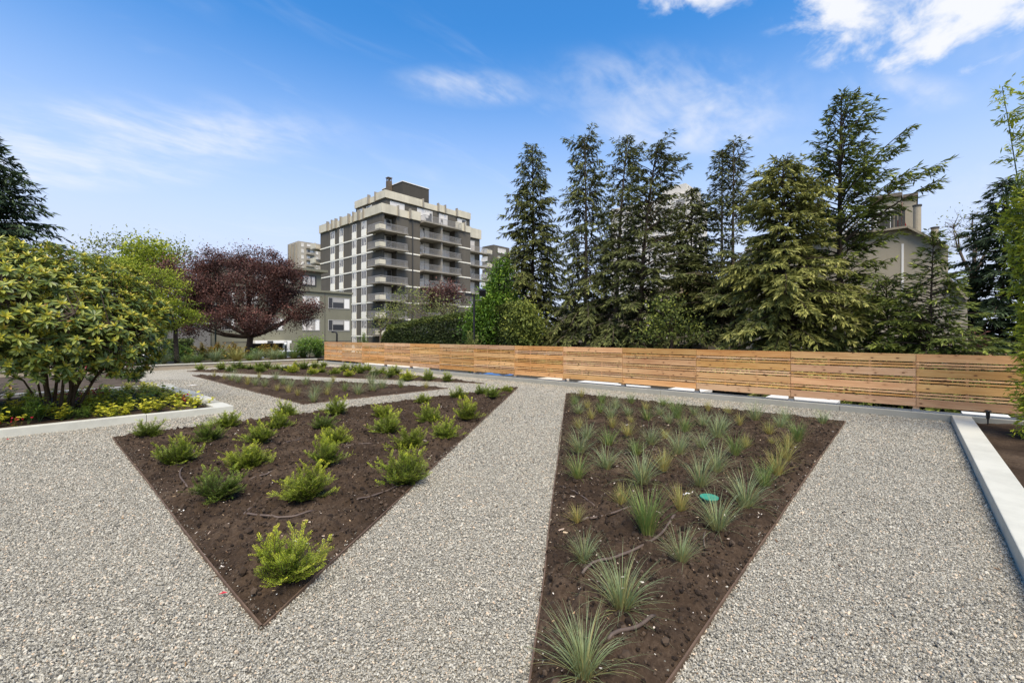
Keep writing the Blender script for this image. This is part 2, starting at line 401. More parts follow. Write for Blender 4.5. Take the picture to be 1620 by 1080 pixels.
# ---- beds
BED = {'shrub': [(179, 693.5), (415, 996), (819, 613.5)], 'grass': [(896, 623), (793, 1465), (1337, 668)],
       'middle': [(304, 594), (480, 640.5), (708, 614.5)], 'far': [(296, 587.5), (766.5, 607), (503, 579.5)]}
BEDW = {k: np.array([gp(*p)[:2] for p in v]) for k, v in BED.items()}
def tri_soil(tri, n, amp, seed, edge=.12):
    a, b, c = tri; V = []; 
    i, j = np.meshgrid(np.arange(n + 1), np.arange(n + 1), indexing='ij'); ok = i + j <= n
    idx = -np.ones((n + 1, n + 1), int); idx[ok] = np.arange(ok.sum())
    s, t_ = i[ok] / n, j[ok] / n; p = a + np.outer(s, b - a) + np.outer(t_, c - a)
    e = np.minimum(np.minimum(s, t_), 1 - s - t_)
    lift = np.clip(e * np.linalg.norm(b - a) / .5, 0, 1)
    z = .010 + lift * .022 + lift * amp * (fbm(p[:, 0] * 1.1, p[:, 1] * 1.1, 3, seed) - .35) + (.25 + .75 * np.clip(e * 60, 0, 1)) * amp * (.8 * fbm(p[:, 0] * 7, p[:, 1] * 7, 4, seed + 9) + 1.3 * np.maximum(fbm(p[:, 0] * 15, p[:, 1] * 15, 3, seed + 21) - .42, 0) * 2 - .26)
    z = np.maximum(z, .006)
    f1 = []; I, J = np.nonzero(ok[:-1, :-1] & ok[1:, :-1] & ok[:-1, 1:])
    f1 = np.stack([idx[I, J], idx[I + 1, J], idx[I, J + 1]], 1)
    I, J = np.nonzero(ok[1:, 1:] & ok[1:, :-1] & ok[:-1, 1:]); f2 = np.stack([idx[I + 1, J], idx[I + 1, J + 1], idx[I, J + 1]], 1)
    f = np.concatenate([f1, f2])
    q = p[f]; ar = (q[:, 1, 0] - q[:, 0, 0]) * (q[:, 2, 1] - q[:, 0, 1]) - (q[:, 1, 1] - q[:, 0, 1]) * (q[:, 2, 0] - q[:, 0, 0])
    f[ar < 0] = f[ar < 0][:, ::-1]
    return MB().add(np.column_stack([p, z]), f), (p, z)
SOILZ = {}
from mathutils import kdtree
def soil_height(key, x, y):
    p, z = SOILZ[key]; k = np.argmin((p[:, 0] - x) ** 2 + (p[:, 1] - y) ** 2); return float(z[k])
for key, n, amp in (('shrub', 260, .055), ('grass', 260, .05), ('middle', 110, .05), ('far', 130, .05)):
    m_, SOILZ[key] = tri_soil(BEDW[key], n, amp, hash(key) % 7 if False else len(key))
    o = one('planting_bed_soil', m_, M['soil'], kind='structure', smooth=True)
def quad_soil(x0, x1, y0, y1, nx, ny, amp, zb, seed):
    xs = np.linspace(x0, x1, nx); ys = np.linspace(y0, y1, ny); X_, Y_ = np.meshgrid(xs, ys, indexing='ij')
    z = zb + amp * (fbm(X_ * 1.2, Y_ * 1.2, 3, seed) + fbm(X_ * 8, Y_ * 8, 4, seed + 3) * .8 - .5); z = np.maximum(z, .006)
    g = np.arange(nx * ny).reshape(nx, ny)
    return MB().add(np.stack([X_, Y_, z], -1).reshape(-1, 3), np.stack([g[:-1, :-1], g[1:, :-1], g[1:, 1:], g[:-1, 1:]], -1).reshape(-1, 4))
one('planter_soil', quad_soil(-9, 2.5, 9.99, 15.6, 160, 90, .05, .02, 3), M['soil'], kind='structure', smooth=True)
one('back_bed_soil', quad_soil(-12, 2.55, 15.9, 23.6, 120, 70, .05, .015, 4), plain('grey brown soil', (.075, .060, .046), .95, .1, .3, 3, fine=30), kind='structure', smooth=True)
one('corner_bed_soil', quad_soil(3.0, 10.77, -6, -.76, 160, 110, .07, .03, 6), M['soil'], kind='structure', smooth=True)

# ---- steel edging round the beds
EDGE_LABEL = {'shrub': 'thin brown edging strip around the triangular bed of yew shrubs at front',
              'grass': 'thin brown edging strip around the bed of grass tufts with the green lid',
              'middle': 'thin dark edging around the narrow triangular grass bed between two gravel strips',
              'far': 'thin dark edging around the long shrub bed along the fence kerb'}
for key, tri in BEDW.items():
    c = tri.mean(0); e = empty('bed_edging', (c[0], c[1], 0), EDGE_LABEL[key], 'edging', 'edgings of the planting beds')
    for k in range(3):
        a, b = tri[k], tri[(k + 1) % 3]; d = (b - a); ln = np.linalg.norm(d); d /= ln; nn = np.array([-d[1], d[0]])
        if np.dot(nn, c - a) > 0: nn = -nn
        n = max(6, int(ln / .5)); s = np.linspace(0, 1, n); w = (fbm(s * ln * .8, s * 0 + k, 2, 40 + k) - .5) * .025; w[0] = w[-1] = 0
        zz = .026 + (fbm(s * ln * .9, s * 0 + 5 + k, 2, 50 + k) - .5) * .02
        p0 = a + np.outer(s * ln, d) + np.outer(w, nn); p1 = p0 + nn * .009
        v = np.concatenate([np.column_stack([p0, zz * 0 - .03]), np.column_stack([p1, zz * 0 - .03]), np.column_stack([p1, zz]), np.column_stack([p0, zz])])
        i = np.arange(n - 1); f = np.concatenate([np.stack([q * n + i, q * n + i + 1, ((q + 1) % 4) * n + i + 1, ((q + 1) % 4) * n + i], 1) for q in range(4)])
        part('edging_strip', MB().add(v, f), M['edging'], e)

# ---- kerbs and low wall
def kerb_run(name, label, axis, a0, a1, b0, b1, cuts, mat, h=KH, gap=.006, cat='kerb'):
    """axis 'y': runs along Y from a0 to a1, X from b0 to b1"""
    mid = ((b0 + b1) / 2, (a0 + a1) / 2, 0) if axis == 'y' else ((a0 + a1) / 2, (b0 + b1) / 2, 0)
    e = empty(name, mid, label, cat)
    ed = [a0] + list(cuts) + [a1]
    for p, q in zip(ed[:-1], ed[1:]):
        mb = MB(); dz = random.uniform(-.004, .004); p, q = p + gap / 2, q - gap / 2
        if axis == 'y': mb.box(b0 + random.uniform(-.003, .003), b1, p, q, -.02, h + dz)
        else: mb.box(p, q, b0 + random.uniform(-.003, .003), b1, -.02, h + dz)
        part('kerb_segment', mb, mat, e, bevel=.008)
    return e
kerb_run('fence_kerb', 'long grey kerb carrying the cedar fence beside the gravel', 'y', -8, 23.9, 10.78, 11.12, [-2.6, 1.05, 4.7, 8.4, 12, 15.7, 19.4], M['kerb_grey'])
kerb_run('side_kerb', 'wide white kerb between gravel and the dark corner bed', 'x', -6, 10.775, -.75, -.51, [3.9], M['kerb'], h=KH + .006)
kerb_run('planter_kerb', 'long white kerb along the front of the rhododendron planter', 'x', -9, 2.78, 9.85, 9.985, [-2.6, 1.45], M['kerb'], h=KH + .005)
kerb_run('planter_back_kerb', 'grey kerb between the leafy planter and the bed behind it', 'x', -9, 2.5, 15.65, 15.84, [-3], plain('greyish kerb', (.42, .41, .38), .8, .25, .15, 2, fine=20))
e = empty('planter_side_kerb', (2.63, 12.8, 0), 'dark sided kerb topped with pale blocks beside the leafy planter', 'kerb')
part('kerb_body', MB().box(2.5, 2.77, 9.99, 15.64, -.02, KH - .045), M['concrete'], e)
yy = 9.995; k = 0
tone = [M['kerb'], M['kerb_grey']]
while yy < 15.6:
    ln = random.choice((.34, .5, .62)); q = min(yy + ln, 15.635)
    part('kerb_block', MB().box(2.492, 2.79 + random.uniform(-.02, .09), yy + .004, q - .004, KH - .044, KH + random.uniform(-.006, .003)), tone[0 if k % 3 != 1 else 1], e, bevel=.005)
    yy = q; k += 1
e = empty('low_wall', (-8, 24.08, 0), 'low beige retaining wall with pale cap across the far end', 'wall')
xs = [-40, -24, -15, -8, -3, 2, 6.5, 10.77]
wall_m = stucco('beige low wall', (.34, .29, .215), .2, .6)
for p, q in zip(xs[:-1], xs[1:]):
    part('wall_section', MB().box(p + .004, q - .004, 24.02, 24.16, -.02, .20), wall_m, e)
    part('wall_cap', MB().box(p + .003, q - .003, 23.98, 24.20, .202, .24), M['kerb'], e, bevel=.006)

# ---- gravel stones, clods and specks
def scatter(name, pts, scale, rot, mat, sub=1, kind='stuff', label=None, smooth=False):
    me = bpy.data.meshes.new(name); me.vertices.add(len(pts)); me.vertices.foreach_set('co', np.asarray(pts, np.float32).ravel())
    for nm, arr in (('stone_scale', scale), ('stone_turn', rot)):
        at = me.attributes.new(nm, 'FLOAT_VECTOR', 'POINT'); at.data.foreach_set('vector', np.asarray(arr, np.float32).ravel())
    me.materials.append(mat); me.update()
    o = link(name, me); o['kind'] = kind
    if label: o['label'] = label
    ng = bpy.data.node_groups.new(name + '_nodes', 'GeometryNodeTree')
    ng.interface.new_socket('Geometry', in_out='INPUT', socket_type='NodeSocketGeometry'); ng.interface.new_socket('Geometry', in_out='OUTPUT', socket_type='NodeSocketGeometry')
    gi_ = ng.nodes.new('NodeGroupInput'); go = ng.nodes.new('NodeGroupOutput')
    ip = ng.nodes.new('GeometryNodeInstanceOnPoints'); ico = ng.nodes.new('GeometryNodeMeshIcoSphere'); ico.inputs['Radius'].default_value = .5; ico.inputs['Subdivisions'].default_value = sub
    sm = ng.nodes.new('GeometryNodeSetMaterial'); sm.inputs['Material'].default_value = mat
    sh = ng.nodes.new('GeometryNodeSetShadeSmooth'); sh.inputs['Shade Smooth'].default_value = smooth
    a1 = ng.nodes.new('GeometryNodeInputNamedAttribute'); a1.data_type = 'FLOAT_VECTOR'; a1.inputs['Name'].default_value = 'stone_scale'
    a2 = ng.nodes.new('GeometryNodeInputNamedAttribute'); a2.data_type = 'FLOAT_VECTOR'; a2.inputs['Name'].default_value = 'stone_turn'
    lk = ng.links.new
    lk(gi_.outputs[0], ip.inputs['Points']); lk(ico.outputs['Mesh'], sh.inputs['Geometry']); lk(sh.outputs[0], sm.inputs['Geometry']); lk(sm.outputs[0], ip.inputs['Instance'])
    lk(a1.outputs[0], ip.inputs['Scale']); lk(a2.outputs[0], ip.inputs['Rotation']); lk(ip.outputs[0], go.inputs[0])
    md = o.modifiers.new('stones', 'NODES'); md.node_group = ng
    return o
def in_tri(p, t):
    d = lambda a, b: (p[:, 0] - b[0]) * (a[1] - b[1]) - (a[0] - b[0]) * (p[:, 1] - b[1])
    s = [d(t[0], t[1]), d(t[1], t[2]), d(t[2], t[0])]
    return ((s[0] < 0) == (s[1] < 0)) & ((s[1] < 0) == (s[2] < 0))
def view_points(z0, z1, per_m2, margin=.25):
    """random ground points in front of the camera between two depths"""
    half = 1.157 + .12
    n = int(per_m2 * half * (z1 ** 2 - z0 ** 2))
    Z = np.sqrt(RNG.uniform(z0 ** 2, z1 ** 2, n)); X = RNG.uniform(-half, half, n) * Z
    return np.column_stack([CA * X + SA * Z, -SA * X + CA * Z])
allp = []; alls = []
for z0, z1, den, size in ((1.8, 3.3, 20000, 1.0), (3.3, 5.0, 13000, 1.15), (5.0, 7.5, 5600, 1.5), (7.5, 11, 1900, 2.1), (11, 15, 420, 2.8)):
    p = view_points(z0, z1, den)
    ok = (p[:, 0] < 10.77) & (p[:, 1] < 23.9) & (p[:, 1] > -.50)
    for k, t_ in BEDW.items(): ok &= ~in_tri(p, t_)
    ok &= ~((p[:, 1] > 9.84) & (p[:, 0] < 2.79)); ok &= ~((p[:, 1] > 15.6) & (p[:, 0] < 2.6))
    ok &= RNG.random(len(p)) < .70 + .6 * fbm(p[:, 0] * 1.3, p[:, 1] * 1.3, 3, 31)
    p = p[ok]; s = RNG.lognormal(math.log(.0066 * size), .38, len(p))
    allp.append(p); alls.append(s)
for k_, t_ in BEDW.items():
    if k_ not in ('shrub', 'grass'): continue
    for q in range(3):
        a_, b_ = t_[q], t_[(q + 1) % 3]; c_ = t_.mean(0); d_ = (b_ - a_) / np.linalg.norm(b_ - a_); n_ = np.array([-d_[1], d_[0]]); n_ = n_ if np.dot(n_, c_ - a_) > 0 else -n_
        m_ = int(38 * np.linalg.norm(b_ - a_)); u_ = RNG.random(m_)[:, None]; w_ = (np.abs(RNG.normal(0, .05, m_)) * (.3 + 1.4 * vnoise(u_[:, 0] * 14, u_[:, 0] * 0, 5 + q)) + .012)[:, None]
        allp.append(a_ + (b_ - a_) * u_ + n_ * w_); alls.append(RNG.lognormal(math.log(.0065), .4, m_))
p = np.concatenate(allp); s = np.clip(np.concatenate(alls), .004, .022)
# a few stones kicked up against edges and into beds; slight rises and hollows in the raked gravel
inside = np.zeros(len(p), bool)
for k_, t_ in BEDW.items(): inside |= in_tri(p, t_)
z = s * .12 + .002 + .014 * fbm(p[:, 0] * 2.2, p[:, 1] * 2.2, 3, 77) + inside * .012
scatter('gravel', np.column_stack([p, z]), np.column_stack([s * RNG.uniform(.8, 1.5, len(p)), s * RNG.uniform(.7, 1.1, len(p)), s * RNG.uniform(.45, .85, len(p))]),
        RNG.uniform(0, 6.28, (len(p), 3)) * np.array([.12, .12, 1]) + RNG.normal(0, .35, (len(p), 3)), M['stone'], label='loose crushed grey gravel on the paths')
cp = []; cs = []; hp = []; hs_ = []
for key, dens, near in (('shrub', 700, 1), ('grass', 800, 1), ('middle', 90, 0), ('far', 60, 0)):
    t_ = BEDW[key]; area = abs(np.cross(t_[1] - t_[0], t_[2] - t_[0])) / 2
    for (lst, szl, dn, lo) in ((cp, cs, dens * 2.0, .0115), (hp, hs_, dens * .16, .0055)):
        n = int(area * dn); r1 = np.sqrt(RNG.random(n)); r2 = RNG.random(n)
        q = (1 - r1)[:, None] * t_[0] + (r1 * (1 - r2))[:, None] * t_[1] + (r1 * r2)[:, None] * t_[2]
        P, Zs = SOILZ[key]
        kd = kdtree.KDTree(len(P[::3]))
        for ii, pp in enumerate(P[::3]): kd.insert((pp[0], pp[1], 0), ii)
        kd.balance(); Z3 = Zs[::3]
        zz = np.array([Z3[kd.find((a[0], a[1], 0))[1]] for a in q])
        lst.append(np.column_stack([q, zz + .002])); szl.append(np.clip(RNG.lognormal(math.log(lo), .55, n), .004, .06))
lp = view_points(1.9, 12, 5.5); ok = (lp[:, 0] < 10.7) & (lp[:, 1] < 23.8) & (lp[:, 1] > -.48) & ~((lp[:, 1] > 9.8) & (lp[:, 0] < 2.8))
for k_, t_ in BEDW.items(): ok &= ~in_tri(lp, t_)
lp = lp[ok]; n_ = len(lp); ls_ = RNG.uniform(.008, .022, n_)
M['litter'] = stone_mat('leaf litter', [(0, (.05, .032, .02)), (.5, (.14, .085, .045)), (.85, (.26, .17, .08)), (1, (.10, .09, .03))], .8)
scatter('leaf_litter', np.column_stack([lp, np.full(n_, .016)]), np.column_stack([ls_ * RNG.uniform(1, 2.2, n_), ls_ * RNG.uniform(.3, .8, n_), np.full(n_, .003)]), np.column_stack([RNG.normal(0, .2, n_), RNG.normal(0, .2, n_), RNG.uniform(0, 6.28, n_)]), M['litter'], label='dry leaf scraps and twigs scattered on the gravel')
cp = np.concatenate(cp); cs = np.concatenate(cs); hp = np.concatenate(hp); hs_ = np.concatenate(hs_)
scatter('soil_clods', cp, np.column_stack([cs * 1.2, cs, cs * .75]), RNG.uniform(0, 6.28, (len(cp), 3)), M['clod'], label='dark crumbs of soil strewn over the beds')
scatter('soil_specks', hp, np.column_stack([hs_ * RNG.uniform(1, 3.2, len(hp)), hs_ * RNG.uniform(.6, 1, len(hp)), hs_ * .5]), np.column_stack([RNG.normal(0, .3, len(hp)), RNG.normal(0, .3, len(hp)), RNG.uniform(0, 6.28, len(hp))]), M['chip'], label='pale chips and specks scattered on the soil')

# ================================================================== cedar fence
PANEL = 1.943; Y0 = -.06
fence = empty('cedar_fence', (FX, 11, KH), 'long cedar slat fence of wide and narrow boards along the gravel terrace', 'fence')
wide = MB().box(-.010, .010, -PANEL / 2 + .005, PANEL / 2 - .005, -.070, .070).mesh('board', M['cedar'])
thin = MB().box(-.010, .010, -PANEL / 2 + .005, PANEL / 2 - .005, -.0155, .0155).mesh('slat', M['cedar_slat'])
fo = np.array(fence.location)
g = .0225
for k in range(-2, 12):
    yc = Y0 + (k + .5) * PANEL; z = 1.165
    for typ in 'WssWssWssW':
        h = .137 if typ == 'W' else .0315
        o = link('board' if typ == 'W' else 'slat', wide if typ == 'W' else thin, fence)
        o.location = Vector((FX - .055 + random.uniform(-.002, .002), yc, z - h / 2 + random.uniform(-.0025, .0025))) - Vector(fo)
        o.rotation_euler = (random.uniform(-.0016, .0016), random.uniform(-.02, .02), 0)
        z -= h + g
post = MB().box(-.044, .044, -.044, .044, .035, 1.02).mesh('post', M['cedar'])
foot_m = plain('galvanised post foot', (.30, .31, .31), .5, .5, .15, 20, metal=.6)
foot = MB().box(-.05, .05, -.05, .05, 0, .045).box(-.08, .08, -.065, .065, -.008, 0).mesh('post_foot', foot_m)
batten = MB().box(-.012, .012, -.02, .02, .09, 1.02).mesh('batten', M['cedar'])
for k in range(-2, 13):
    y = Y0 + k * PANEL
    o = link('post', post, fence); o.location = Vector((FX + .0015, y, KH + .008)) - Vector(fo)
    f_ = link('post_foot', foot, o); f_.location = (0, 0, -.002)
    if k < 12:
        for q in (1 / 3, 2 / 3):
            o = link('batten', batten, fence); o.location = Vector((FX - .031, y + PANEL * q, KH)) - Vector(fo)

# things lying behind the fence foot
white_board = plain('white board', (.66, .66, .63), .6, .3, .06, 2)
def sheet(px0, px1, x, w, z, mat, name, label, cat, th=.05, group=None, tilt=0.0):
    ya, yb = on_x(px0, x), on_x(px1, x); y0, y1 = min(ya, yb), max(ya, yb)
    c = np.array([x + w / 2, (y0 + y1) / 2, z]); 
    mb = MB().obox(c, (w / 2, 0, tilt), (0, (y1 - y0) / 2, 0), (0, 0, th / 2))
    return one(name, mb, mat, label, cat, group, origin=tuple(c - np.array([0, 0, th / 2])), bevel=.006)
sheet(890, 945, 11.5, 1.3, -.05, white_board, 'white_sheet', 'large white sheet behind the fence seen under its middle panels', 'sheet', group='white sheets behind the fence')
sheet(950, 1005, 11.55, 1.0, -.04, white_board, 'white_sheet', 'smaller white sheet behind the fence beside the large white one', 'sheet', group='white sheets behind the fence')
sheet(1050, 1104, 11.45, 1.1, .01, white_board, 'white_sheet', 'white sheet behind the fence at the post right of centre', 'sheet', group='white sheets behind the fence', th=.09)
sheet(1208, 1322, 11.45, .8, .03, white_board, 'white_sheet', 'longest white sheet under the fence in front of the broad conifer', 'sheet', group='white sheets behind the fence', th=.07)
sheet(1525, 1605, 11.6, .7, -.0, white_board, 'white_sheet', 'white sheet under the fence behind the black path light', 'sheet', group='white sheets behind the fence')
sheet(835, 870, 11.6, 1.1, -.1, plain('pale plank pile', (.62, .55, .45), .8, .2, .1, 3), 'plank_stack', 'pale stack of planks behind the fence near the hedge', 'planks', th=.2)
sheet(560, 640, 11.7, 1.4, -.05, plain('cream board', (.66, .60, .50), .8, .2, .1, 3), 'cream_sheet', 'cream boards behind the far end of the fence', 'boards', th=.15)
mb = MB(); ya, yb = on_x(778, 11.5), on_x(738, 11.5)
gx = np.linspace(11.45, 12.9, 14); gy = np.linspace(ya, yb, 18); X_, Y_ = np.meshgrid(gx, gy, indexing='ij')
Z_ = -.12 + .22 * fbm(X_ * 2, Y_ * 2, 3, 4); gi = np.arange(14 * 18).reshape(14, 18)
mb.add(np.stack([X_, Y_, Z_], -1).reshape(-1, 3), np.stack([gi[:-1, :-1], gi[1:, :-1], gi[1:, 1:], gi[:-1, 1:]], -1).reshape(-1, 4))
one('blue_tarp', mb, plain('blue tarp', (.06, .17, .42), .5, .4, .15, 2), 'crumpled blue tarp behind the fence foot near the hedge', 'tarp', smooth=True)

# ---- small things in the beds
c = gp(1122, 800, .03); e = empty('valve_box', (c[0], c[1], 0.0), 'round irrigation valve box with green lid among the grass tufts', 'valve box')
th = np.linspace(0, 2 * np.pi, 24, endpoint=False); ring = lambda r: [(c[0] + r * math.cos(a), c[1] + r * math.sin(a)) for a in th]
part('box_body', MB().prism(ring(.071), -.02, .100), plain('dark green plastic', (.012, .035, .028), .5, .3, .1, 5), e)
part('lid', MB().prism(ring(.076), .102, .112).prism([(c[0] + .028 * math.cos(a) - .012, c[1] + .010 * math.sin(a) - .02) for a in th], .113, .116), plain('green plastic lid', (.03, .24, .165), .45, .35, .12, 8), e, bevel=.003)
c = gp(1087, 785, .03); d_ = plain('white plastic', (.8, .8, .78), .4, .4, .05, 9)
one('pipe_cap', MB().tube([(c[0] - .03, c[1] + .02, .045), (c[0], c[1], .05), (c[0] + .03, c[1] - .022, .045)], [.013, .017, .013], 10), d_, 'small white plastic pipe cap lying by the green lid', 'pipe cap', origin=(c[0], c[1], .03), smooth=True)
# drip hoses
HOSES = [('shrub', [(305, 735), (313, 722), (300, 712)], 'short bent hose end in the shrub bed near the white kerb', .008),
 ('shrub', [(297, 774), (284, 758), (285, 745), (300, 735)], 'curved hose loop beside the shrub nearest the left edging', .008),
 ('shrub', [(498, 810), (460, 822), (420, 823), (384, 820), (392, 812), (404, 805)], 'dark drip hose bend behind the brightest front shrub', .009),
 ('shrub', [(632, 768), (610, 778), (585, 788), (562, 796)], 'drip hose line running beside the tallest yew shrub', .008),
 ('shrub', [(395, 762), (420, 757), (432, 754)], 'short drip hose piece between the two left shrub rows', .008),
 ('shrub', [(447, 704), (470, 697), (480, 694)], 'drip hose piece between the second and third shrub rows', .008),
 ('shrub', [(545, 709), (570, 706), (590, 704)], 'straight drip hose piece at the middle of the shrub bed', .008),
 ('grass', [(921, 918), (940, 905), (965, 893), (1000, 878), (1030, 862), (1048, 848), (1058, 836), (1068, 822)], 'long curved drip hose rising above soil among the big tufts', .0095),
 ('grass', [(921, 826), (945, 822), (970, 817), (1002, 807)], 'straight drip hose ending at the small straw tuft', .009),
 ('grass', [(886, 767), (905, 780), (925, 792), (941, 801)], 'thin hose slanting from the straight gravel path edge', .006),
 ('grass', [(962, 1028), (985, 1012), (1012, 996), (1036, 976)], 'drip hose piece between the two largest front tufts', .0095),
 ('grass', [(1118, 845), (1113, 858), (1115, 872)], 'short upright hose bend near the right edging', .006),
 ('grass', [(972, 726), (985, 721), (1010, 718), (1045, 716)], 'drip hose line crossing the middle of the grass bed', .008),
 ('middle', [(508, 604.5), (545, 611), (560, 613)], 'thin drip hose on the narrow middle bed', .012)]
for key, pts, lab, r in HOSES:
    w = [gp(*q, .03) for q in pts]; q = []
    for a, b in zip(w[:-1], w[1:]):
        for s_ in np.linspace(0, 1, 5)[:-1]: q.append((a[0] + (b[0] - a[0]) * s_, a[1] + (b[1] - a[1]) * s_))
    q.append(w[-1][:2]); q = np.array(q); 
    for _ in range(2): q[1:-1] = (q[:-2] + 2 * q[1:-1] + q[2:]) / 4
    zz = np.array([soil_height(key, a, b) for a, b in q]); n = len(zz)
    zz = np.convolve(np.pad(zz, 2, mode='edge'), np.ones(5) / 5, 'valid') + r * 1.1
    zz[0] -= r * 1.6; zz[-1] -= r * 1.6
    mid = q[n // 2]
    one('drip_hose', MB().tube(np.column_stack([q, zz]), r, 8), M['hose'], lab, 'hose', 'drip hoses in the beds', origin=(mid[0], mid[1], 0), smooth=True)
# path light in the corner bed
c = gp(1563, 672, .03); e = empty('path_light', (c[0], c[1], .03), 'short black spike path light in the corner bed by the fence', 'light')
part('spike', MB().tube([(c[0], c[1], .0), (c[0], c[1], .14)], [.008, .012], 8), M['metal_black'], e)
part('lamp_head', MB().tube([(c[0], c[1], .13), (c[0], c[1], .2), (c[0], c[1], .25)], [.02, .026, .026], 12), M['metal_black'], e)
part('lamp_cap', MB().tube([(c[0], c[1], .252), (c[0], c[1], .262), (c[0], c[1], .275)], [.045, .045, .03], 12), M['metal_black'], e)
# fallen leaves and scraps
red = plain('red petal', (.42, .03, .045), .5, .3, .2, 30); tan = plain('dry leaf', (.40, .21, .08), .8, .1, .3, 30); pale = plain('paper scrap', (.8, .79, .75), .7, .2, .05, 8)
def scrap(name, px, py, s_, mat, label, cat, ang=.4, group=None):
    c = gp(px, py, .03); a = ang; dx, dy = math.cos(a), math.sin(a)
    v = [(c[0] - dx * s_, c[1] - dy * s_, .026), (c[0] + dy * s_ * .35, c[1] - dx * s_ * .35, .032), (c[0] + dx * s_, c[1] + dy * s_, .030), (c[0] - dy * s_ * .35, c[1] + dx * s_ * .35, .036)]
    v2 = [(x, y, z - .002) for x, y, z in v]
    one(name, MB().add(v + v2, [(0, 1, 2, 3), (7, 6, 5, 4), (0, 4, 5, 1), (1, 5, 6, 2), (2, 6, 7, 3), (3, 7, 4, 0)]), mat, label, cat, group, origin=(c[0], c[1], .025))
scrap('fallen_petal', 353, 937, .022, red, 'bright red petal on gravel beside the edging of the shrub bed', 'petal', -.6)
scrap('fallen_petal', 13, 694, .03, red, 'red petal on gravel under the white planter kerb', 'petal', .9)
scrap('fallen_leaf', 122, 664, .03, tan, 'brown leaf on gravel at foot of white planter kerb', 'leaf', .2)
scrap('fallen_leaf', 562, 893 - 110, .04, tan, 'tan dry leaf on soil between the two front shrub rows', 'leaf', 2.2)
scrap('white_scrap', 291, 807, .028, pale, 'white scrap on soil near the left edging', 'scrap', .1)
scrap('white_tile', 305, 609, .14, pale, 'small white tile lying on the gravel beyond the planter', 'tile', .1)

# ================================================================== plants
def unit(a): return a / (np.linalg.norm(a, axis=-1, keepdims=True) + 1e-9)
def rdir(n, rng, zbias=0.0):
    d = rng.normal(size=(n, 3)); d[:, 2] += zbias; return unit(d)
ORD = ['first', 'second', 'third', 'fourth', 'fifth', 'sixth', 'seventh', 'eighth', 'ninth', 'tenth', 'eleventh', 'twelfth', 'thirteenth', 'fourteenth', 'fifteenth',
       'sixteenth', 'seventeenth', 'eighteenth', 'nineteenth', 'twentieth', 'twenty-first', 'twenty-second', 'twenty-third', 'twenty-fourth', 'twenty-fifth', 'twenty-sixth', 'twenty-seventh', 'twenty-eighth', 'twenty-ninth', 'thirtieth', 'thirty-first', 'thirty-second', 'thirty-third']

# ---- grass tufts
M['tuft_b'] = leaf('blue green grass blades', [(0, (.36, .29, .12)), (.18, (.26, .28, .10)), (.5, (.20, .265, .115)), (1, (.31, .37, .20))], .25, .5, .2, .3)
M['tuft_g'] = leaf('green grass blades', [(0, (.34, .29, .10)), (.2, (.20, .25, .06)), (.6, (.12, .20, .05)), (1, (.20, .28, .085))], .25, .5, .2, .3)
M['tuft_y'] = leaf('straw yellow grass blades', [(0, (.42, .32, .10)), (.3, (.37, .32, .10)), (.7, (.26, .28, .08)), (1, (.40, .38, .14))], .25, .5, .2, .2)
def tuft_mesh(kind, n, h, spread, droop, seed, w):
    g = np.random.default_rng(seed); az = g.uniform(0, 2 * np.pi, n); inc = np.abs(g.normal(0, spread, n)); ln = h * g.uniform(.55, 1.15, n)
    r0 = .035 * h / .3 * np.sqrt(g.random(n)); S = 6; s = np.linspace(0, 1, S)
    dr = droop * g.uniform(.3, 1.6, n); ang = inc[:, None] + dr[:, None] * s[None, :] ** 1.6
    ds = ln[:, None] / (S - 1); rr = np.cumsum(np.sin(ang) * ds, 1) - np.sin(ang[:, :1]) * ds; zz = np.cumsum(np.cos(ang) * ds, 1) - np.cos(ang[:, :1]) * ds
    zz = np.maximum(zz, .004 + .01 * s[None, :] * g.random((n, 1)))
    ca, sa = np.cos(az)[:, None], np.sin(az)[:, None]; wob = (g.normal(0, .12, (n, 1))) * s[None, :] ** 2 * ln[:, None]
    x = r0[:, None] * ca + rr * ca - wob * sa; y = r0[:, None] * sa + rr * sa + wob * ca
    wd = w * g.uniform(.6, 1.2, n)[:, None] * np.clip(1.08 - s[None, :] ** 1.5, .06, 1) * .5
    tw = g.uniform(-.6, .6, n)[:, None]; px_, py_ = -np.sin(az[:, None] + tw) * wd, np.cos(az[:, None] + tw) * wd
    v = np.stack([np.stack([x - px_, y - py_, zz], -1), np.stack([x + px_, y + py_, zz], -1)], 2).reshape(-1, 3)
    b = (np.arange(n) * S * 2)[:, None] + (np.arange(S - 1) * 2)[None, :]
    f = np.stack([b, b + 1, b + 3, b + 2], -1).reshape(-1, 4)
    dead = (g.random(n) < (.16 if kind != 'y' else .3))
    t_ = np.clip(s[None, :] * .9 + .12 + g.normal(0, .16, n)[:, None], 0, 1); t_[dead] *= .18
    return MB().add(v, f, np.repeat(t_.ravel(), 2)).mesh('grass_tuft', M['tuft_' + kind])
TUFT = {'b': [tuft_mesh('b', 160, .28, .46, .8, 100 + k, .0034) for k in range(7)],
        'g': [tuft_mesh('g', 150, .25, .42, .75, 200 + k, .0034) for k in range(6)],
        'y': [tuft_mesh('y', 130, .20, .42, .5, 300 + k, .0034) for k in range(4)],
        'B': [tuft_mesh('b', 230, .33, .56, .8, 400 + k, .0038) for k in range(3)],
        'G': [tuft_mesh('g', 260, .30, .26, .55, 500 + k, .0034) for k in range(2)]}
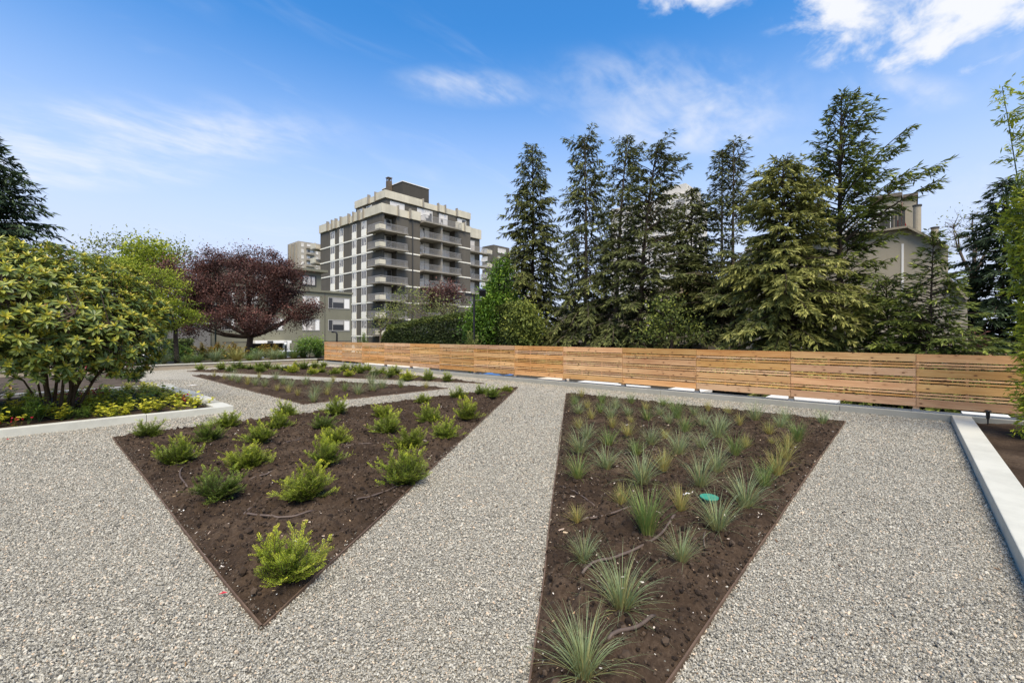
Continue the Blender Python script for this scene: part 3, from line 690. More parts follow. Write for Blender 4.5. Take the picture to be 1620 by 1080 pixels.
TUFTS_GRASS = [(909,642,'g',1),(915.5,657,'b',1),(920,631,'y',1),(929,648,'y',.9),(935,668,'y',1),(916,680,'y',1),(929,696,'b',.95),(952.6,641,'g',1.1),(949.6,657,'g',.8),(966.7,663,'b',1.1),
 (975,648,'b',1),(969,680,'y',.9),(998,672,'y',.75),(994,659,'b',.9),(998,641,'g',1),(1024,667,'g',.95),(1021.5,649,'y',1),(1044,659,'b',.9),(1049,644,'g',1),(1071,665,'G',1.1),(1058,675,'b',.8),
 (1084,687,'g',1),(1098,660,'b',.9),(1114,677,'b',1),(1120,651,'y',1),(993,696,'y',1.1),(1030,706,'b',1.1),(1053,696,'y',.85),(963,708,'g',1),(917,720,'b',1.15),(1007,722.6,'g',.95),(1074,727,'b',1.05),
 (1110,712,'b',1),(960,743,'b',.95),(1050,748,'y',1.25),(914,763,'g',1.0),(1016,774,'b',1.2),(1152,657,'y',.95),(1195,668,'b',1.3),(1170,676,'y',1),(1135,697,'b',1.15),(1143,684,'b',.9),(1163,727,'g',1),
 (1180,714,'y',.9),(1217,689,'y',1.1),(1235,678,'b',1),(1243,667,'b',.9),(1262,701,'G',.95),(1302,671,'b',.95),(1248,712,'y',1.1),(1242,731,'y',1.3),(1230,753,'y',1.25),(1210,774,'g',.95),(1133,752,'b',1.15),
 (1108,777,'b',1.05),(1180,806,'b',1.1),(1221,703,'y',.5),(1135.6,848,'b',1.05),(1076.7,811,'y',.95),(1024,848,'G',1.15),(983,803,'y',.8),(913,831,'y',.72),(924,895,'b',.85),(1078,903,'b',.92),(984,968,'B',1.0),(924,1076,'B',.95)]
SPECIAL = {(924,1076): 'large blue-green grass tuft cut by the bottom edge of the picture', (984,968): 'widest spreading blue-green grass tuft near the front tip of the bed',
 (1078,903): 'blue-green tuft with straw base between the two front edgings', (924,895): 'thin upright blue-green tuft beside the long curved hose', (913,831): 'smallest straw coloured tuft at the end of a hose',
 (1024,848): 'dense dark green upright tuft left of the green lid', (1076.7,811): 'yellow tuft just left of the green valve lid', (1135.6,848): 'pale spreading tuft directly in front of the green lid',
 (1180,806): 'broad blue-green tuft right of the green lid', (1108,777): 'blue-green tuft directly behind the green lid', (983,803): 'short yellow tuft behind the dense dark green tuft',
 (1302,671): 'lone green tuft in the far corner of the grass bed', (1221,703): 'tiny pale dead tuft in the right half of the grass bed', (1195,668): 'large blue-green tuft at the back edge of the bed in front of the fence'}
CNAME = {'b': 'blue-green', 'g': 'green', 'G': 'dense green', 'y': 'yellow straw', 'B': 'large blue-green'}
def row_labels(items, key, phrase, per=7):
    """a label for each plant from its row (from the front) and its place in the row"""
    it = sorted(range(len(items)), key=lambda i: -items[i][1]); out = {}
    for r in range(0, len(it), per):
        row = sorted(it[r:r + per], key=lambda i: items[i][0])
        for k, i in enumerate(row): out[i] = phrase(items[i], ORD[r // per], ORD[k])
    return out
rest = [q for q in TUFTS_GRASS if (q[0], q[1]) not in SPECIAL]
lab_g = row_labels(rest, 0, lambda q, r, k: f"{CNAME[q[2]]} grass tuft, {k} from the straight path in {r} row of the grass bed")
TG = {}
for q in TUFTS_GRASS:
    lab = SPECIAL.get((q[0], q[1])) or lab_g[rest.index(q)]
    c = gp(q[0], q[1], .03); z = soil_height('grass', c[0], c[1])
    o = link('grass_tuft', random.choice(TUFT[q[2]]), loc=(c[0], c[1], z - .006)); o.rotation_euler = (0, 0, random.uniform(0, 6.28)); s_ = q[3] * random.uniform(1.05, 1.2) * (.80 if q[1] > 880 else 1.05); o.scale = (s_, s_, s_ * random.uniform(.9, 1.1))
    tag(o, lab, 'grass', 'grass tufts in the front bed')
TUFTS_MID = [(339,598,'y'),(355,601,'y'),(366,603,'b'),(377,607,'b'),(391,604,'y'),(392,610,'y'),(404,611,'b'),(419,614,'b'),(410,599.4,'y'),(436,602.4,'b'),(448,611,'b'),(438,620,'y'),(460,614,'b'),(456,623,'y'),
 (471,626,'y'),(484,610,'b'),(496,636,'b'),(500,623,'b'),(518,626,'y'),(520,616,'b'),(527,607,'y'),(545.5,620.6,'g'),(566.7,624,'b'),(588,609.4,'b'),(590,620.6,'b'),(604,616,'b'),(634,615.6,'g'),(674,614.3,'y')]
lab_m = row_labels(TUFTS_MID, 0, lambda q, r, k: f"{CNAME[q[2]]} tuft, {k} from the leaf planter in {r} row of the narrow middle bed")
for i, q in enumerate(TUFTS_MID):
    c = gp(q[0], q[1], .03); z = soil_height('middle', c[0], c[1])
    o = link('grass_tuft', random.choice(TUFT[q[2]]), loc=(c[0], c[1], z - .006)); o.rotation_euler = (0, 0, random.uniform(0, 6.28)); s_ = random.uniform(1.0, 1.35) * (1.15 if q[2] == 'b' else 1); o.scale = (s_, s_, s_ * 1.1)
    tag(o, lab_m[i], 'grass', 'grass tufts in the narrow bed')

# ---- yew shrubs
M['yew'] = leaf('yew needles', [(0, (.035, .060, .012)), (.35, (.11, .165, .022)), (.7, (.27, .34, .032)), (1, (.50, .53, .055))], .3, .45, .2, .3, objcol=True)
M['yew_stem'] = plain('yew stems', (.075, .05, .03), .9, .1, .3, 30)
def yew_meshes(seed, bright=0.0, n_st=30, h=.36, w=.30):
    g = np.random.default_rng(seed); fol = MB(); st = MB()
    B = []; D = []; Nn = []; LN = []; T = []
    for i in range(n_st + 20):
        az = i * 2.399 + g.normal(0, .3); inc = np.clip(abs(g.normal(.80, .38)), .05, 1.38); ln = g.uniform(.5, 1.05) * (h if inc < .55 else h * .55 + w * .40)
        if g.random() < .05: ln *= 1.25
        out = np.array([math.cos(az), math.sin(az), 0]); s = np.linspace(0, 1, 8)
        ang = inc + g.uniform(-.45, .25) * s ** 1.4
        P = np.zeros((8, 3)); P[0] = out * g.uniform(.0, .03)
        for k in range(1, 8): P[k] = P[k - 1] + ln / 7 * (out * math.sin(ang[k]) + np.array([0, 0, math.cos(ang[k])]))
        P[:, :2] += np.outer(s ** 2, g.normal(0, .03, 2)); P[:, 2] = np.maximum(P[:, 2], .012)
        st.tube(P, np.linspace(.0045, .0012, 8), 4, cap=False)
        chains = [(P[3:], .55)]
        for k in range(1, 8):
            for sgn in (-1, 1):
                if g.random() < .15: continue
                d0 = unit(P[min(k + 1, 7)] - P[k - 1]); side = unit(np.cross(d0, np.array([0, 0, 1.0])) + g.normal(0, .3, 3))
                tl = g.uniform(.06, .13) * (1.25 - .5 * k / 7); d1 = unit(d0 * .75 + side * sgn * .9 + np.array([0, 0, .18]))
                q = np.linspace(0, 1, 4)[:, None]; C = P[k] + d1 * tl * q + np.array([0, 0, .012]) * q ** 2
                chains.append((C, k / 7.0)); st.tube(C, np.linspace(.0016, .0008, 4), 3, cap=False)
        for C, age in chains:
            seg = np.linalg.norm(np.diff(C, axis=0), axis=1); tot = seg.sum(); m = max(3, int(tot / .0075)); u = (np.arange(m) + g.random()) / m
            cum = np.concatenate([[0], np.cumsum(seg)]) / tot; pos = np.stack([np.interp(u, cum, C[:, a]) for a in range(3)], 1)
            d = unit(C[-1] - C[0]); side = unit(np.cross(d, np.array([0, 0, 1.0]) + g.normal(0, .25, 3)))
            for sgn in (-1, 1):
                dd = unit(d * .62 + sgn * side * .8 + g.normal(0, .18, (m, 3))); B.append(pos); D.append(dd)
                Nn.append(np.cross(side, d)[None, :] + g.normal(0, .35, (m, 3))); LN.append(g.uniform(.016, .026, m) * (1 - .35 * u ** 3))
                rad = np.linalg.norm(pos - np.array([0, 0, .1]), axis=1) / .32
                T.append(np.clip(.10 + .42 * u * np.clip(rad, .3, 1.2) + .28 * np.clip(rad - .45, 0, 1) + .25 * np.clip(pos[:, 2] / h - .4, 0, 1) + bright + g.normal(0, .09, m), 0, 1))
    B = np.concatenate(B); D = np.concatenate(D); Nn = np.concatenate(Nn); LN = np.concatenate(LN); T = np.concatenate(T)
    fol.kites(B, D, Nn, LN, LN * .26, T, 0, .5)
    return fol.mesh('foliage', M['yew']), st.mesh('stems', M['yew_stem'])
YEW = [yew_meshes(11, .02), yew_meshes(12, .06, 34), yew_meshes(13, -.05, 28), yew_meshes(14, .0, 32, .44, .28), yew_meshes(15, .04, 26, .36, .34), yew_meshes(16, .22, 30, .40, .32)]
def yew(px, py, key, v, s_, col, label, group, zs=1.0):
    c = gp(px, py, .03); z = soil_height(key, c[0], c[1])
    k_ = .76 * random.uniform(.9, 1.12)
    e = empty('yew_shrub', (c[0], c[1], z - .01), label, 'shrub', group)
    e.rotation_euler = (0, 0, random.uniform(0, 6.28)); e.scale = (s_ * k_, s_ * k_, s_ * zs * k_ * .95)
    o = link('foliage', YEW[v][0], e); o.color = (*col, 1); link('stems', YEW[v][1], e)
    return e
YB, YG, YD = (1.75, 1.55, 1.0), (1.6, 1.5, 1.05), (1.1, 1.15, 1.0)
YEWS = [(452,916,5,1.08,(1.3,1.25,1.0),'brightest yellow-green yew shrub alone at the front tip of the bed'),
 (235,692,2,.92,YG,'yew shrub in the left corner of the shrub bed by the white kerb'),
 (281,735,0,1.06,YG,'wide green yew shrub second from the left corner of the bed'),
 (330,700,3,.98,YD,'dark yew shrub behind the wide green one at the back edge'),
 (360,678,1,.95,YG,'yew shrub touching the back edging near the end of the white kerb'),
 (345,792,2,1.1,YD,'darkest green yew shrub nearest the left edging'),
 (394,741,1,1.1,YB,'bright yellow-green yew shrub right behind the darkest one'),
 (412,703,4,1.0,YG,'thin wispy yew shrub in the second row from the left'),
 (441,680,3,.98,YG,'dense yew shrub fourth in the second row from the left'),
 (452,660,0,1.0,YG,'tall yew shrub at the back edge ending the second row'),
 (486,794,0,1.1,YB,'lime green yew shrub at the front of the centre row'),
 (516,742,3,1.0,YG,'slim green yew shrub second in the centre row'),
 (530,702,1,1.05,YB,'lime yew shrub third in the centre row'),
 (512,682,2,.98,YD,'small dark yew shrub fourth in the centre row'),
 (532,659,0,1.02,YG,'yew shrub ending the centre row at the back edging'),
 (641,763,3,1.22,YG,'tallest dense green yew shrub beside the straight gravel path'),
 (648,710,1,1.05,(1.3,1.2,.9),'golden topped yew shrub hidden behind the tallest one'),
 (613,688,0,1.05,YG,'yew shrub in the fourth row, front of its pair'),
 (606,663,1,1.1,YB,'upright lime yew shrub in the fourth row, rear of its pair'),
 (704,694,4,1.08,YG,'low wide yew shrub close to the path edging, fifth row'),
 (679,670,0,1.12,YG,'rounded yew shrub behind the low wide one'),
 (669,640,1,.95,YG,'yew shrub at the back edge behind the rounded one'),
 (739,666,3,1.08,YB,'rounded bright yew shrub near the path, sixth row'),
 (725,632,0,1.05,YG,'wide yew shrub at the back edging, sixth row'),
 (763,625,2,.95,YG,'left one of three yews in the far tip of the bed'),
 (779,631,4,.95,YD,'dark low yew in front within the far tip trio'),
 (801,620,1,.92,YB,'last yew at the far tip of the bed beside the path')]
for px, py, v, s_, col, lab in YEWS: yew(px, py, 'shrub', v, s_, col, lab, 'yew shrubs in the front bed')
YEWS_FAR = [(317,585.6),(350,585.6),(364,588),(375,584.5),(386,584.8),(396,585.6),(408.5,582.5),(412,590),(422,583.5),(437,585.6),(451.5,588),(463,591),(468,582),(481,585.6),(494.4,593.5),(497.4,583.5),(508.5,591),(512,582),
 (530,593),(545.5,588),(551.7,596),(561.7,588),(571,592),(582,587.5),(592.8,595),(604.4,592),(616.7,598),(625.5,594.5),(644.4,601.7),(677.5,601.5),(707,603)]
order = sorted(range(len(YEWS_FAR)), key=lambda i: YEWS_FAR[i][0])
bright_far = {11, 14, 20, 28}
for k, i in enumerate(order):
    px, py = YEWS_FAR[i]; br = i in bright_far
    yew(px, py, 'far', 5 if br else random.choice((0, 1, 2, 3, 4)), random.uniform(.95, 1.25), YB if br else random.choice((YG, YD, YG)),
        f"{'bright lime' if br else 'small green'} yew, {ORD[k]} from the left in the long far shrub bed", 'yew shrubs in the far bed')

# ---- rhododendron
M['rhodo'] = leaf('rhododendron leaves', [(0, (.045, .075, .018)), (.3, (.125, .175, .040)), (.55, (.27, .30, .048)), (.8, (.52, .50, .055)), (1, (.50, .29, .09))], .22, .38, .25, .4)
def rosette_mesh(seed, young):
    g = np.random.default_rng(seed); mb = MB()
    n = g.integers(9, 13)
    def lf(az, inc, ln, wd, t0, curl):
        d = np.array([math.cos(az) * math.sin(inc), math.sin(az) * math.sin(inc), math.cos(inc)])
        side = unit(np.cross(d, np.array([0, 0, 1.0]) + 1e-3)); up = np.cross(side, d)
        dn = -up * curl
        pt = lambda u, w, f: d * ln * u + dn * ln * u * u + side * w * wd + up * f * wd
        v = [pt(.02, 0, 0), pt(.35, .42, .16), pt(.7, .46, .14), pt(1, 0, 0), pt(.7, -.46, .14), pt(.35, -.42, .16), pt(.35, 0, 0), pt(.7, 0, 0)]
        b = mb.n; mb.add(v, np.array([[1, 2, 7, 6], [4, 5, 6, 7]]), t0)
        mb.f.append(np.array([[0, 1, 6], [0, 6, 5], [2, 3, 7], [3, 4, 7]]) + b)
    for k in range(n):
        lf(k * 2.399 + g.normal(0, .15), g.uniform(1.15, 1.85), g.uniform(.085, .135), g.uniform(.032, .042), np.clip(g.normal(.34, .13), 0, .62), g.uniform(.0, .28))
    if young:
        for k in range(g.integers(6, 10)): lf(k * 2.399 + 1 + g.normal(0, .2), g.uniform(.25, .95), g.uniform(.05, .095), g.uniform(.018, .028), np.clip(g.normal(.78, .07), .55, .93), g.uniform(-.05, .15))
    elif g.random() < .5: lf(g.uniform(0, 6.28), 2.2, .1, .035, 1.0, .1)
    return mb.mesh('leaf_rosette', M['rhodo'])
ROS = [rosette_mesh(60 + k, k % 4 != 2) for k in range(8)]
rb = gp(92, 655, .03); rh = empty('rhododendron', (rb[0], rb[1], .02), 'huge rhododendron shrub with many stems in the white kerbed planter', 'shrub')
g = np.random.default_rng(5)
RC = np.array([rb[0], rb[1], 0.0]) + np.array([CA, -SA, 0]) * -.90
RR = np.array([2.35, 2.1, 1.62])
pos = []; nor = []
while len(pos) < 2900:
    d = unit(g.normal(size=3)); 
    if d[2] < -.6: continue
    rr = 1 - .42 * g.random() ** 2.2
    lump = .84 + .30 * float(fbm(np.array([math.atan2(d[1], d[0]) * 2.2 + 9]), np.array([d[2] * 3.0 + 7]), 3, 8)[0])
    loc_ = d * RR * rr * lump
    w = RC + np.array([CA, -SA, 0]) * loc_[0] + np.array([SA, CA, 0]) * loc_[1] + np.array([0, 0, 1.66 + loc_[2]])
    if w[2] < .55 or (w[2] < .85 and g.random() < .3): continue
    pos.append(w); nor.append(unit(unit(np.array([CA, -SA, 0]) * d[0] + np.array([SA, CA, 0]) * d[1] + np.array([0, 0, d[2]])) * .75 + np.array([0, 0, .75]) + g.normal(0, .25, 3)))
pos = np.array(pos); nor = np.array(nor)
# stems
stem = MB(); tips = []
for k in range(15):
    az = k * 2.399; r_ = g.uniform(.5, 1.7); e_ = np.array([rb[0] + r_ * math.cos(az), rb[1] + r_ * math.sin(az), g.uniform(1.1, 2.2)])
    b_ = np.array([rb[0] + .22 * math.cos(az), rb[1] + .22 * math.sin(az), .0]); s = np.linspace(0, 1, 7)[:, None]
    P = b_ + (e_ - b_) * s + np.array([math.cos(az), math.sin(az), 0]) * -.25 * np.sin(s * 3.14) + g.normal(0, .05, (7, 3)) * s
    stem.tube(P, np.linspace(.036, .014, 7) * g.uniform(.5, 1.1), 7); tips += [P[3], P[4], P[5], P[6]]
tips = np.array(tips)
part('stems', stem, plain('rhododendron bark', (.085, .06, .036), .9, .15, .35, 12, fine=40), rh, smooth=True)
br = MB()
for i in range(0, len(pos), 3):
    t_ = tips[np.argmin(((tips - pos[i]) ** 2).sum(1))]; mid_ = (t_ + pos[i]) / 2 + g.normal(0, .08, 3) - np.array([0, 0, .08])
    br.tube([t_, mid_, pos[i] - nor[i] * .01], [.012, .008, .004], 4, cap=False)
part('twigs', br, M['bark'], rh)['kind'] = 'stuff'
camv = -np.array([SA, CA]); front = ((pos[:, :2] - RC[:2]) @ camv) / 2.2 + pos[:, 2] * .12
pxs = np.array([pix(*p)[0] for p in pos]); front -= 9 * ((pxs < -8) | (pxs > 300))
idx = np.argsort(-front); near = idx[:300]; far_ = idx[300:]
def rot_to(n_, spin):
    q = Vector(n_).to_track_quat('Z', 'X').to_matrix().to_4x4(); return q @ Matrix.Rotation(spin, 4, 'Z')
org = np.array(rh.location)
for i in near:
    o = link('leaf_rosette', ROS[g.integers(0, 8)], rh); s_ = g.uniform(.95, 1.4)
    o.matrix_local = Matrix.Translation(Vector(pos[i] - org)) @ rot_to(nor[i], g.uniform(0, 6.28)) @ Matrix.Scale(s_, 4)
rest_ = MB()
RV = [(np.array([v.co[:] for v in m.vertices]), [tuple(p.vertices) for p in m.polygons], np.array([a.value for a in m.attributes['tint'].data])) for m in ROS]
for i in far_:
    V, Fc, T = RV[g.integers(0, 8)]; mt = np.array(rot_to(nor[i], g.uniform(0, 6.28)).to_3x3()); s_ = g.uniform(.95, 1.4)
    b = rest_.n; rest_.add((V * s_) @ mt.T + pos[i], np.zeros((0, 4), int), T)
    q4 = [f for f in Fc if len(f) == 4]; q3 = [f for f in Fc if len(f) == 3]
    rest_.f.append(np.array(q4) + b); rest_.f.append(np.array(q3) + b)
part('foliage', rest_, M['rhodo'], rh)['kind'] = 'stuff'

# ---- generic leafy plant meshes
def leafy(seed, n_st, h, spread, leaf_n, ln, wd, mat, stem_mat, tip=.0, name='foliage'):
    g = np.random.default_rng(seed); fol = MB(); st = MB(); B = []; D = []; Nn = []; T = []
    for i in range(n_st):
        az = g.uniform(0, 6.28); inc = abs(g.normal(0, spread)); l = h * g.uniform(.6, 1.1); s = np.linspace(0, 1, 5)[:, None]
        d = np.array([math.cos(az) * math.sin(inc), math.sin(az) * math.sin(inc), math.cos(inc)])
        P = d * l * s + g.normal(0, .02, 3) * s; P[:, 2] = np.maximum(P[:, 2], .004); st.tube(P, np.linspace(.004, .0015, 5) * (h / .3), 4, cap=False)
        u = np.sort(g.uniform(.25, 1, leaf_n)); pos_ = P[0] + (P[-1] - P[0]) * u[:, None]; az2 = np.arange(leaf_n) * 2.399 + g.random() * 6
        dd = np.stack([np.cos(az2), np.sin(az2), g.uniform(.05, .7, leaf_n)], 1); B.append(pos_); D.append(unit(dd)); Nn.append(np.array([0, 0, 1.0]) + g.normal(0, .3, (leaf_n, 3)))
        T.append(np.clip(.25 + .55 * u + tip + g.normal(0, .12, leaf_n), 0, 1))
    B = np.concatenate(B); m = len(B)
    fol.kites(B, np.concatenate(D), np.concatenate(Nn), ln * g.uniform(.6, 1.2, m), wd * g.uniform(.7, 1.2, m), np.concatenate(T), .12, .5)
    return fol.mesh('foliage', mat), st.mesh('stems', stem_mat)
M['lime_leaf'] = leaf('lime leaves', [(0, (.10, .15, .02)), (.5, (.40, .43, .035)), (1, (.66, .62, .07))], .3, .45, .2)
M['fresh_leaf'] = leaf('fresh green leaves', [(0, (.03, .07, .012)), (.5, (.11, .20, .03)), (1, (.26, .36, .05))], .3, .45, .2)
M['grey_leaf'] = leaf('grey green leaves', [(0, (.03, .05, .02)), (.5, (.09, .13, .06)), (1, (.18, .22, .11))], .25, .5, .2)
M['nandina_leaf'] = leaf('green and rust leaves', [(0, (.05, .08, .015)), (.45, (.16, .18, .025)), (.75, (.30, .22, .03)), (1, (.40, .15, .035))], .3, .45, .25)
M['red_flower'] = leaf('red petals', [(0, (.30, .01, .02)), (1, (.62, .03, .07))], .3, .4, .15)
M['green_stem'] = plain('green stems', (.09, .12, .03), .7, .2, .2, 20)
LIME = [leafy(700 + k, 9, .27, .5, 9, .055, .042, M['lime_leaf'], M['green_stem'], .1) for k in range(4)]
def plant(name, kit, c, label, cat, group=None, s_=1.0, zs=1.0, extra=None):
    e = empty(name, tuple(c), label, cat, group); e.rotation_euler = (0, 0, random.uniform(0, 6.28)); e.scale = (s_, s_, s_ * zs)
    link('foliage', kit[0], e); link('stems', kit[1], e); return e
g = np.random.default_rng(21); pts = []
while len(pts) < 125:
    x, y = g.uniform(-2.6, 2.35), g.uniform(10.15, 15.4)
    px, py, Z = pix(x, y, .05)
    if px < 118 + (y < 11.2) * 30 and g.random() < .8: continue
    if all((x - a) ** 2 + (y - b) ** 2 > .085 for a, b in pts): pts.append((x, y))
for x, y in pts: plant('groundcover_plant', random.choice(LIME), (x, y, .02), 'lime yellow leafy groundcover plant filling the white kerbed planter', 'plant', 'groundcover plants in the planter', g.uniform(1.1, 1.5), .8)
def azalea(px, py, z, s_, label, nfl=26, up=.0):
    c = gp(px, py, z) if up == 0 else None
    if up: c = dp(px, py, up)
    kit = leafy(int(px * 7), 10, .3, .6, 7, .04, .02, M['nandina_leaf'], M['yew_stem'])
    e = empty('azalea', (c[0], c[1], .02), label, 'shrub', 'red flowering azaleas'); e.scale = (s_, s_, s_)
    link('foliage', kit[0], e); link('stems', kit[1], e)
    g = np.random.default_rng(int(px)); mb = MB(); n = nfl * 5
    cen = np.repeat(np.stack([g.normal(0, .13, nfl), g.normal(0, .13, nfl), g.uniform(.16, .34, nfl)], 1), 5, 0)
    mb.kites(cen, rdir(n, g, .6), rdir(n, g, 1), .045, .03, g.random(n), .1, .6)
    link('flowers', mb.mesh('flowers', M['red_flower']), e)
azalea(148, 634, .05, .9, 'red flowering azalea beside the rhododendron stems in the planter')
azalea(102, 640, .05, .8, 'red azalea blossoms between the rhododendron stems')
azalea(290, 640, .05, .7, 'small red flowering plant at the planter corner', 14)
azalea(155, 597, .02, 1.4, 'taller red azalea in the bed behind the planter', 40)
azalea(192, 592, .02, 1.5, 'red azalea behind the planter near the gravel corner', 20)
azalea(25, 676, .05, .6, 'dark red leafed plant by the kerb at the picture edge', 9)
# fern-like plants at the left edge
def fern_mesh(seed, n, ln, mat):
    g = np.random.default_rng(seed); mb = MB()
    for k in range(n):
        az = k * 2.399; s = np.linspace(0, 1, 26); ang = .35 + 1.15 * s ** 1.3 + g.normal(0, .08); l = ln * g.uniform(.75, 1.1)
        r_ = np.cumsum(np.sin(ang)) * l / 26; z_ = np.cumsum(np.cos(ang)) * l / 26; P = np.stack([r_ * math.cos(az), r_ * math.sin(az), z_], 1); side = np.array([-math.sin(az), math.cos(az), 0])
        mb.tube(P, .003, 3, .2, cap=False)
        for sg in (-1, 1):
            d = side * sg * .9 + np.gradient(P, axis=0) * 12; w_ = .16 * l * np.sin(np.clip(s * 1.05 + .08, 0, 1) * 3.0) + .015
            mb.kites(P, unit(d + np.array([0, 0, -.15])), np.tile([0, 0, 1.0], (26, 1)), w_, .026, np.clip(.3 + .5 * s + g.normal(0, .1, 26), 0, 1), .05, .4)
    return mb.mesh('fronds', mat)
for px, py, s_, lab in ((22, 668, 1.0, 'large green fern at the left picture edge by the white kerb'), (-12, 640, 1.1, 'second fern partly outside the picture beside the rhododendron')):
    c = gp(px, py, .03); o = link('fern', fern_mesh(int(px) + 50, 13, .62, M['fresh_leaf']), loc=(c[0], c[1], .02)); o.scale = (s_,) * 3; tag(o, lab, 'fern', 'ferns in the planter')
for px, py, s_, lab in ((62, 668, 1.0, 'upright leafy plant with pale stems next to the fern'), (44, 672, .85, 'shorter leafy plant between fern and upright one')):
    c = gp(px, py, .03); plant('leafy_plant', leafy(int(px), 12, .52, .22, 22, .085, .022, M['fresh_leaf'], M['green_stem']), (c[0], c[1], .02), lab, 'plant', 'leafy plants by the fern', s_)
for k, (px, py) in enumerate(((108, 664), (125, 662), (140, 661))):
    c = gp(px, py, .03); plant('feathery_plant', leafy(800 + k, 20, .22, .5, 16, .05, .008, M['fresh_leaf'], M['green_stem']), (c[0], c[1], .02), ['feathery green plant just right of the rhododendron stems', 'feathery green plant in the middle of three by the kerb', 'feathery green plant nearest the lime groundcover'][k], 'plant', 'feathery plants by the kerb')
for k, (px, py, s_) in enumerate(((217, 604, 2.2), (196, 600, 1.5), (145, 605, 1.3), (175, 598, 1.4))):
    c = gp(px, py, .02); plant('low_shrub', leafy(830 + k, 26, .2, .7, 14, .05, .03, M['grey_leaf'] if k % 2 == 0 else M['fresh_leaf'], M['yew_stem']), (c[0], c[1], .02), ['dark rounded low shrub at the gravel corner behind the planter', 'low green shrub left of the dark rounded one', 'low grey-green shrub behind the rhododendron stems', 'low green shrub between the red azaleas'][k], 'shrub', 'low shrubs behind the planter', s_)

# ================================================================== trees
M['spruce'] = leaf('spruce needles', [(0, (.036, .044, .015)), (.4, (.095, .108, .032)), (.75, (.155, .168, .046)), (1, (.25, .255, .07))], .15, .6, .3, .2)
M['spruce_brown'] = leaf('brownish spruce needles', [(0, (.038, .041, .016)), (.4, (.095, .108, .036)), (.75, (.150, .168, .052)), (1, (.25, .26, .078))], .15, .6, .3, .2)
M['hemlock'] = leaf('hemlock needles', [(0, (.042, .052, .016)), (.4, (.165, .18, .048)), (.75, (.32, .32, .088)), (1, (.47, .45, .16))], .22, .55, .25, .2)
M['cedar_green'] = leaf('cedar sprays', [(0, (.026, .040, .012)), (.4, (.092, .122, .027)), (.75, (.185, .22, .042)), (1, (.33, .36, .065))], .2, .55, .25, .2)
M['far_conifer'] = leaf('dark conifer needles', [(0, (.016, .032, .018)), (.5, (.05, .082, .038)), (1, (.11, .15, .065))], .12, .6, .3, .2)
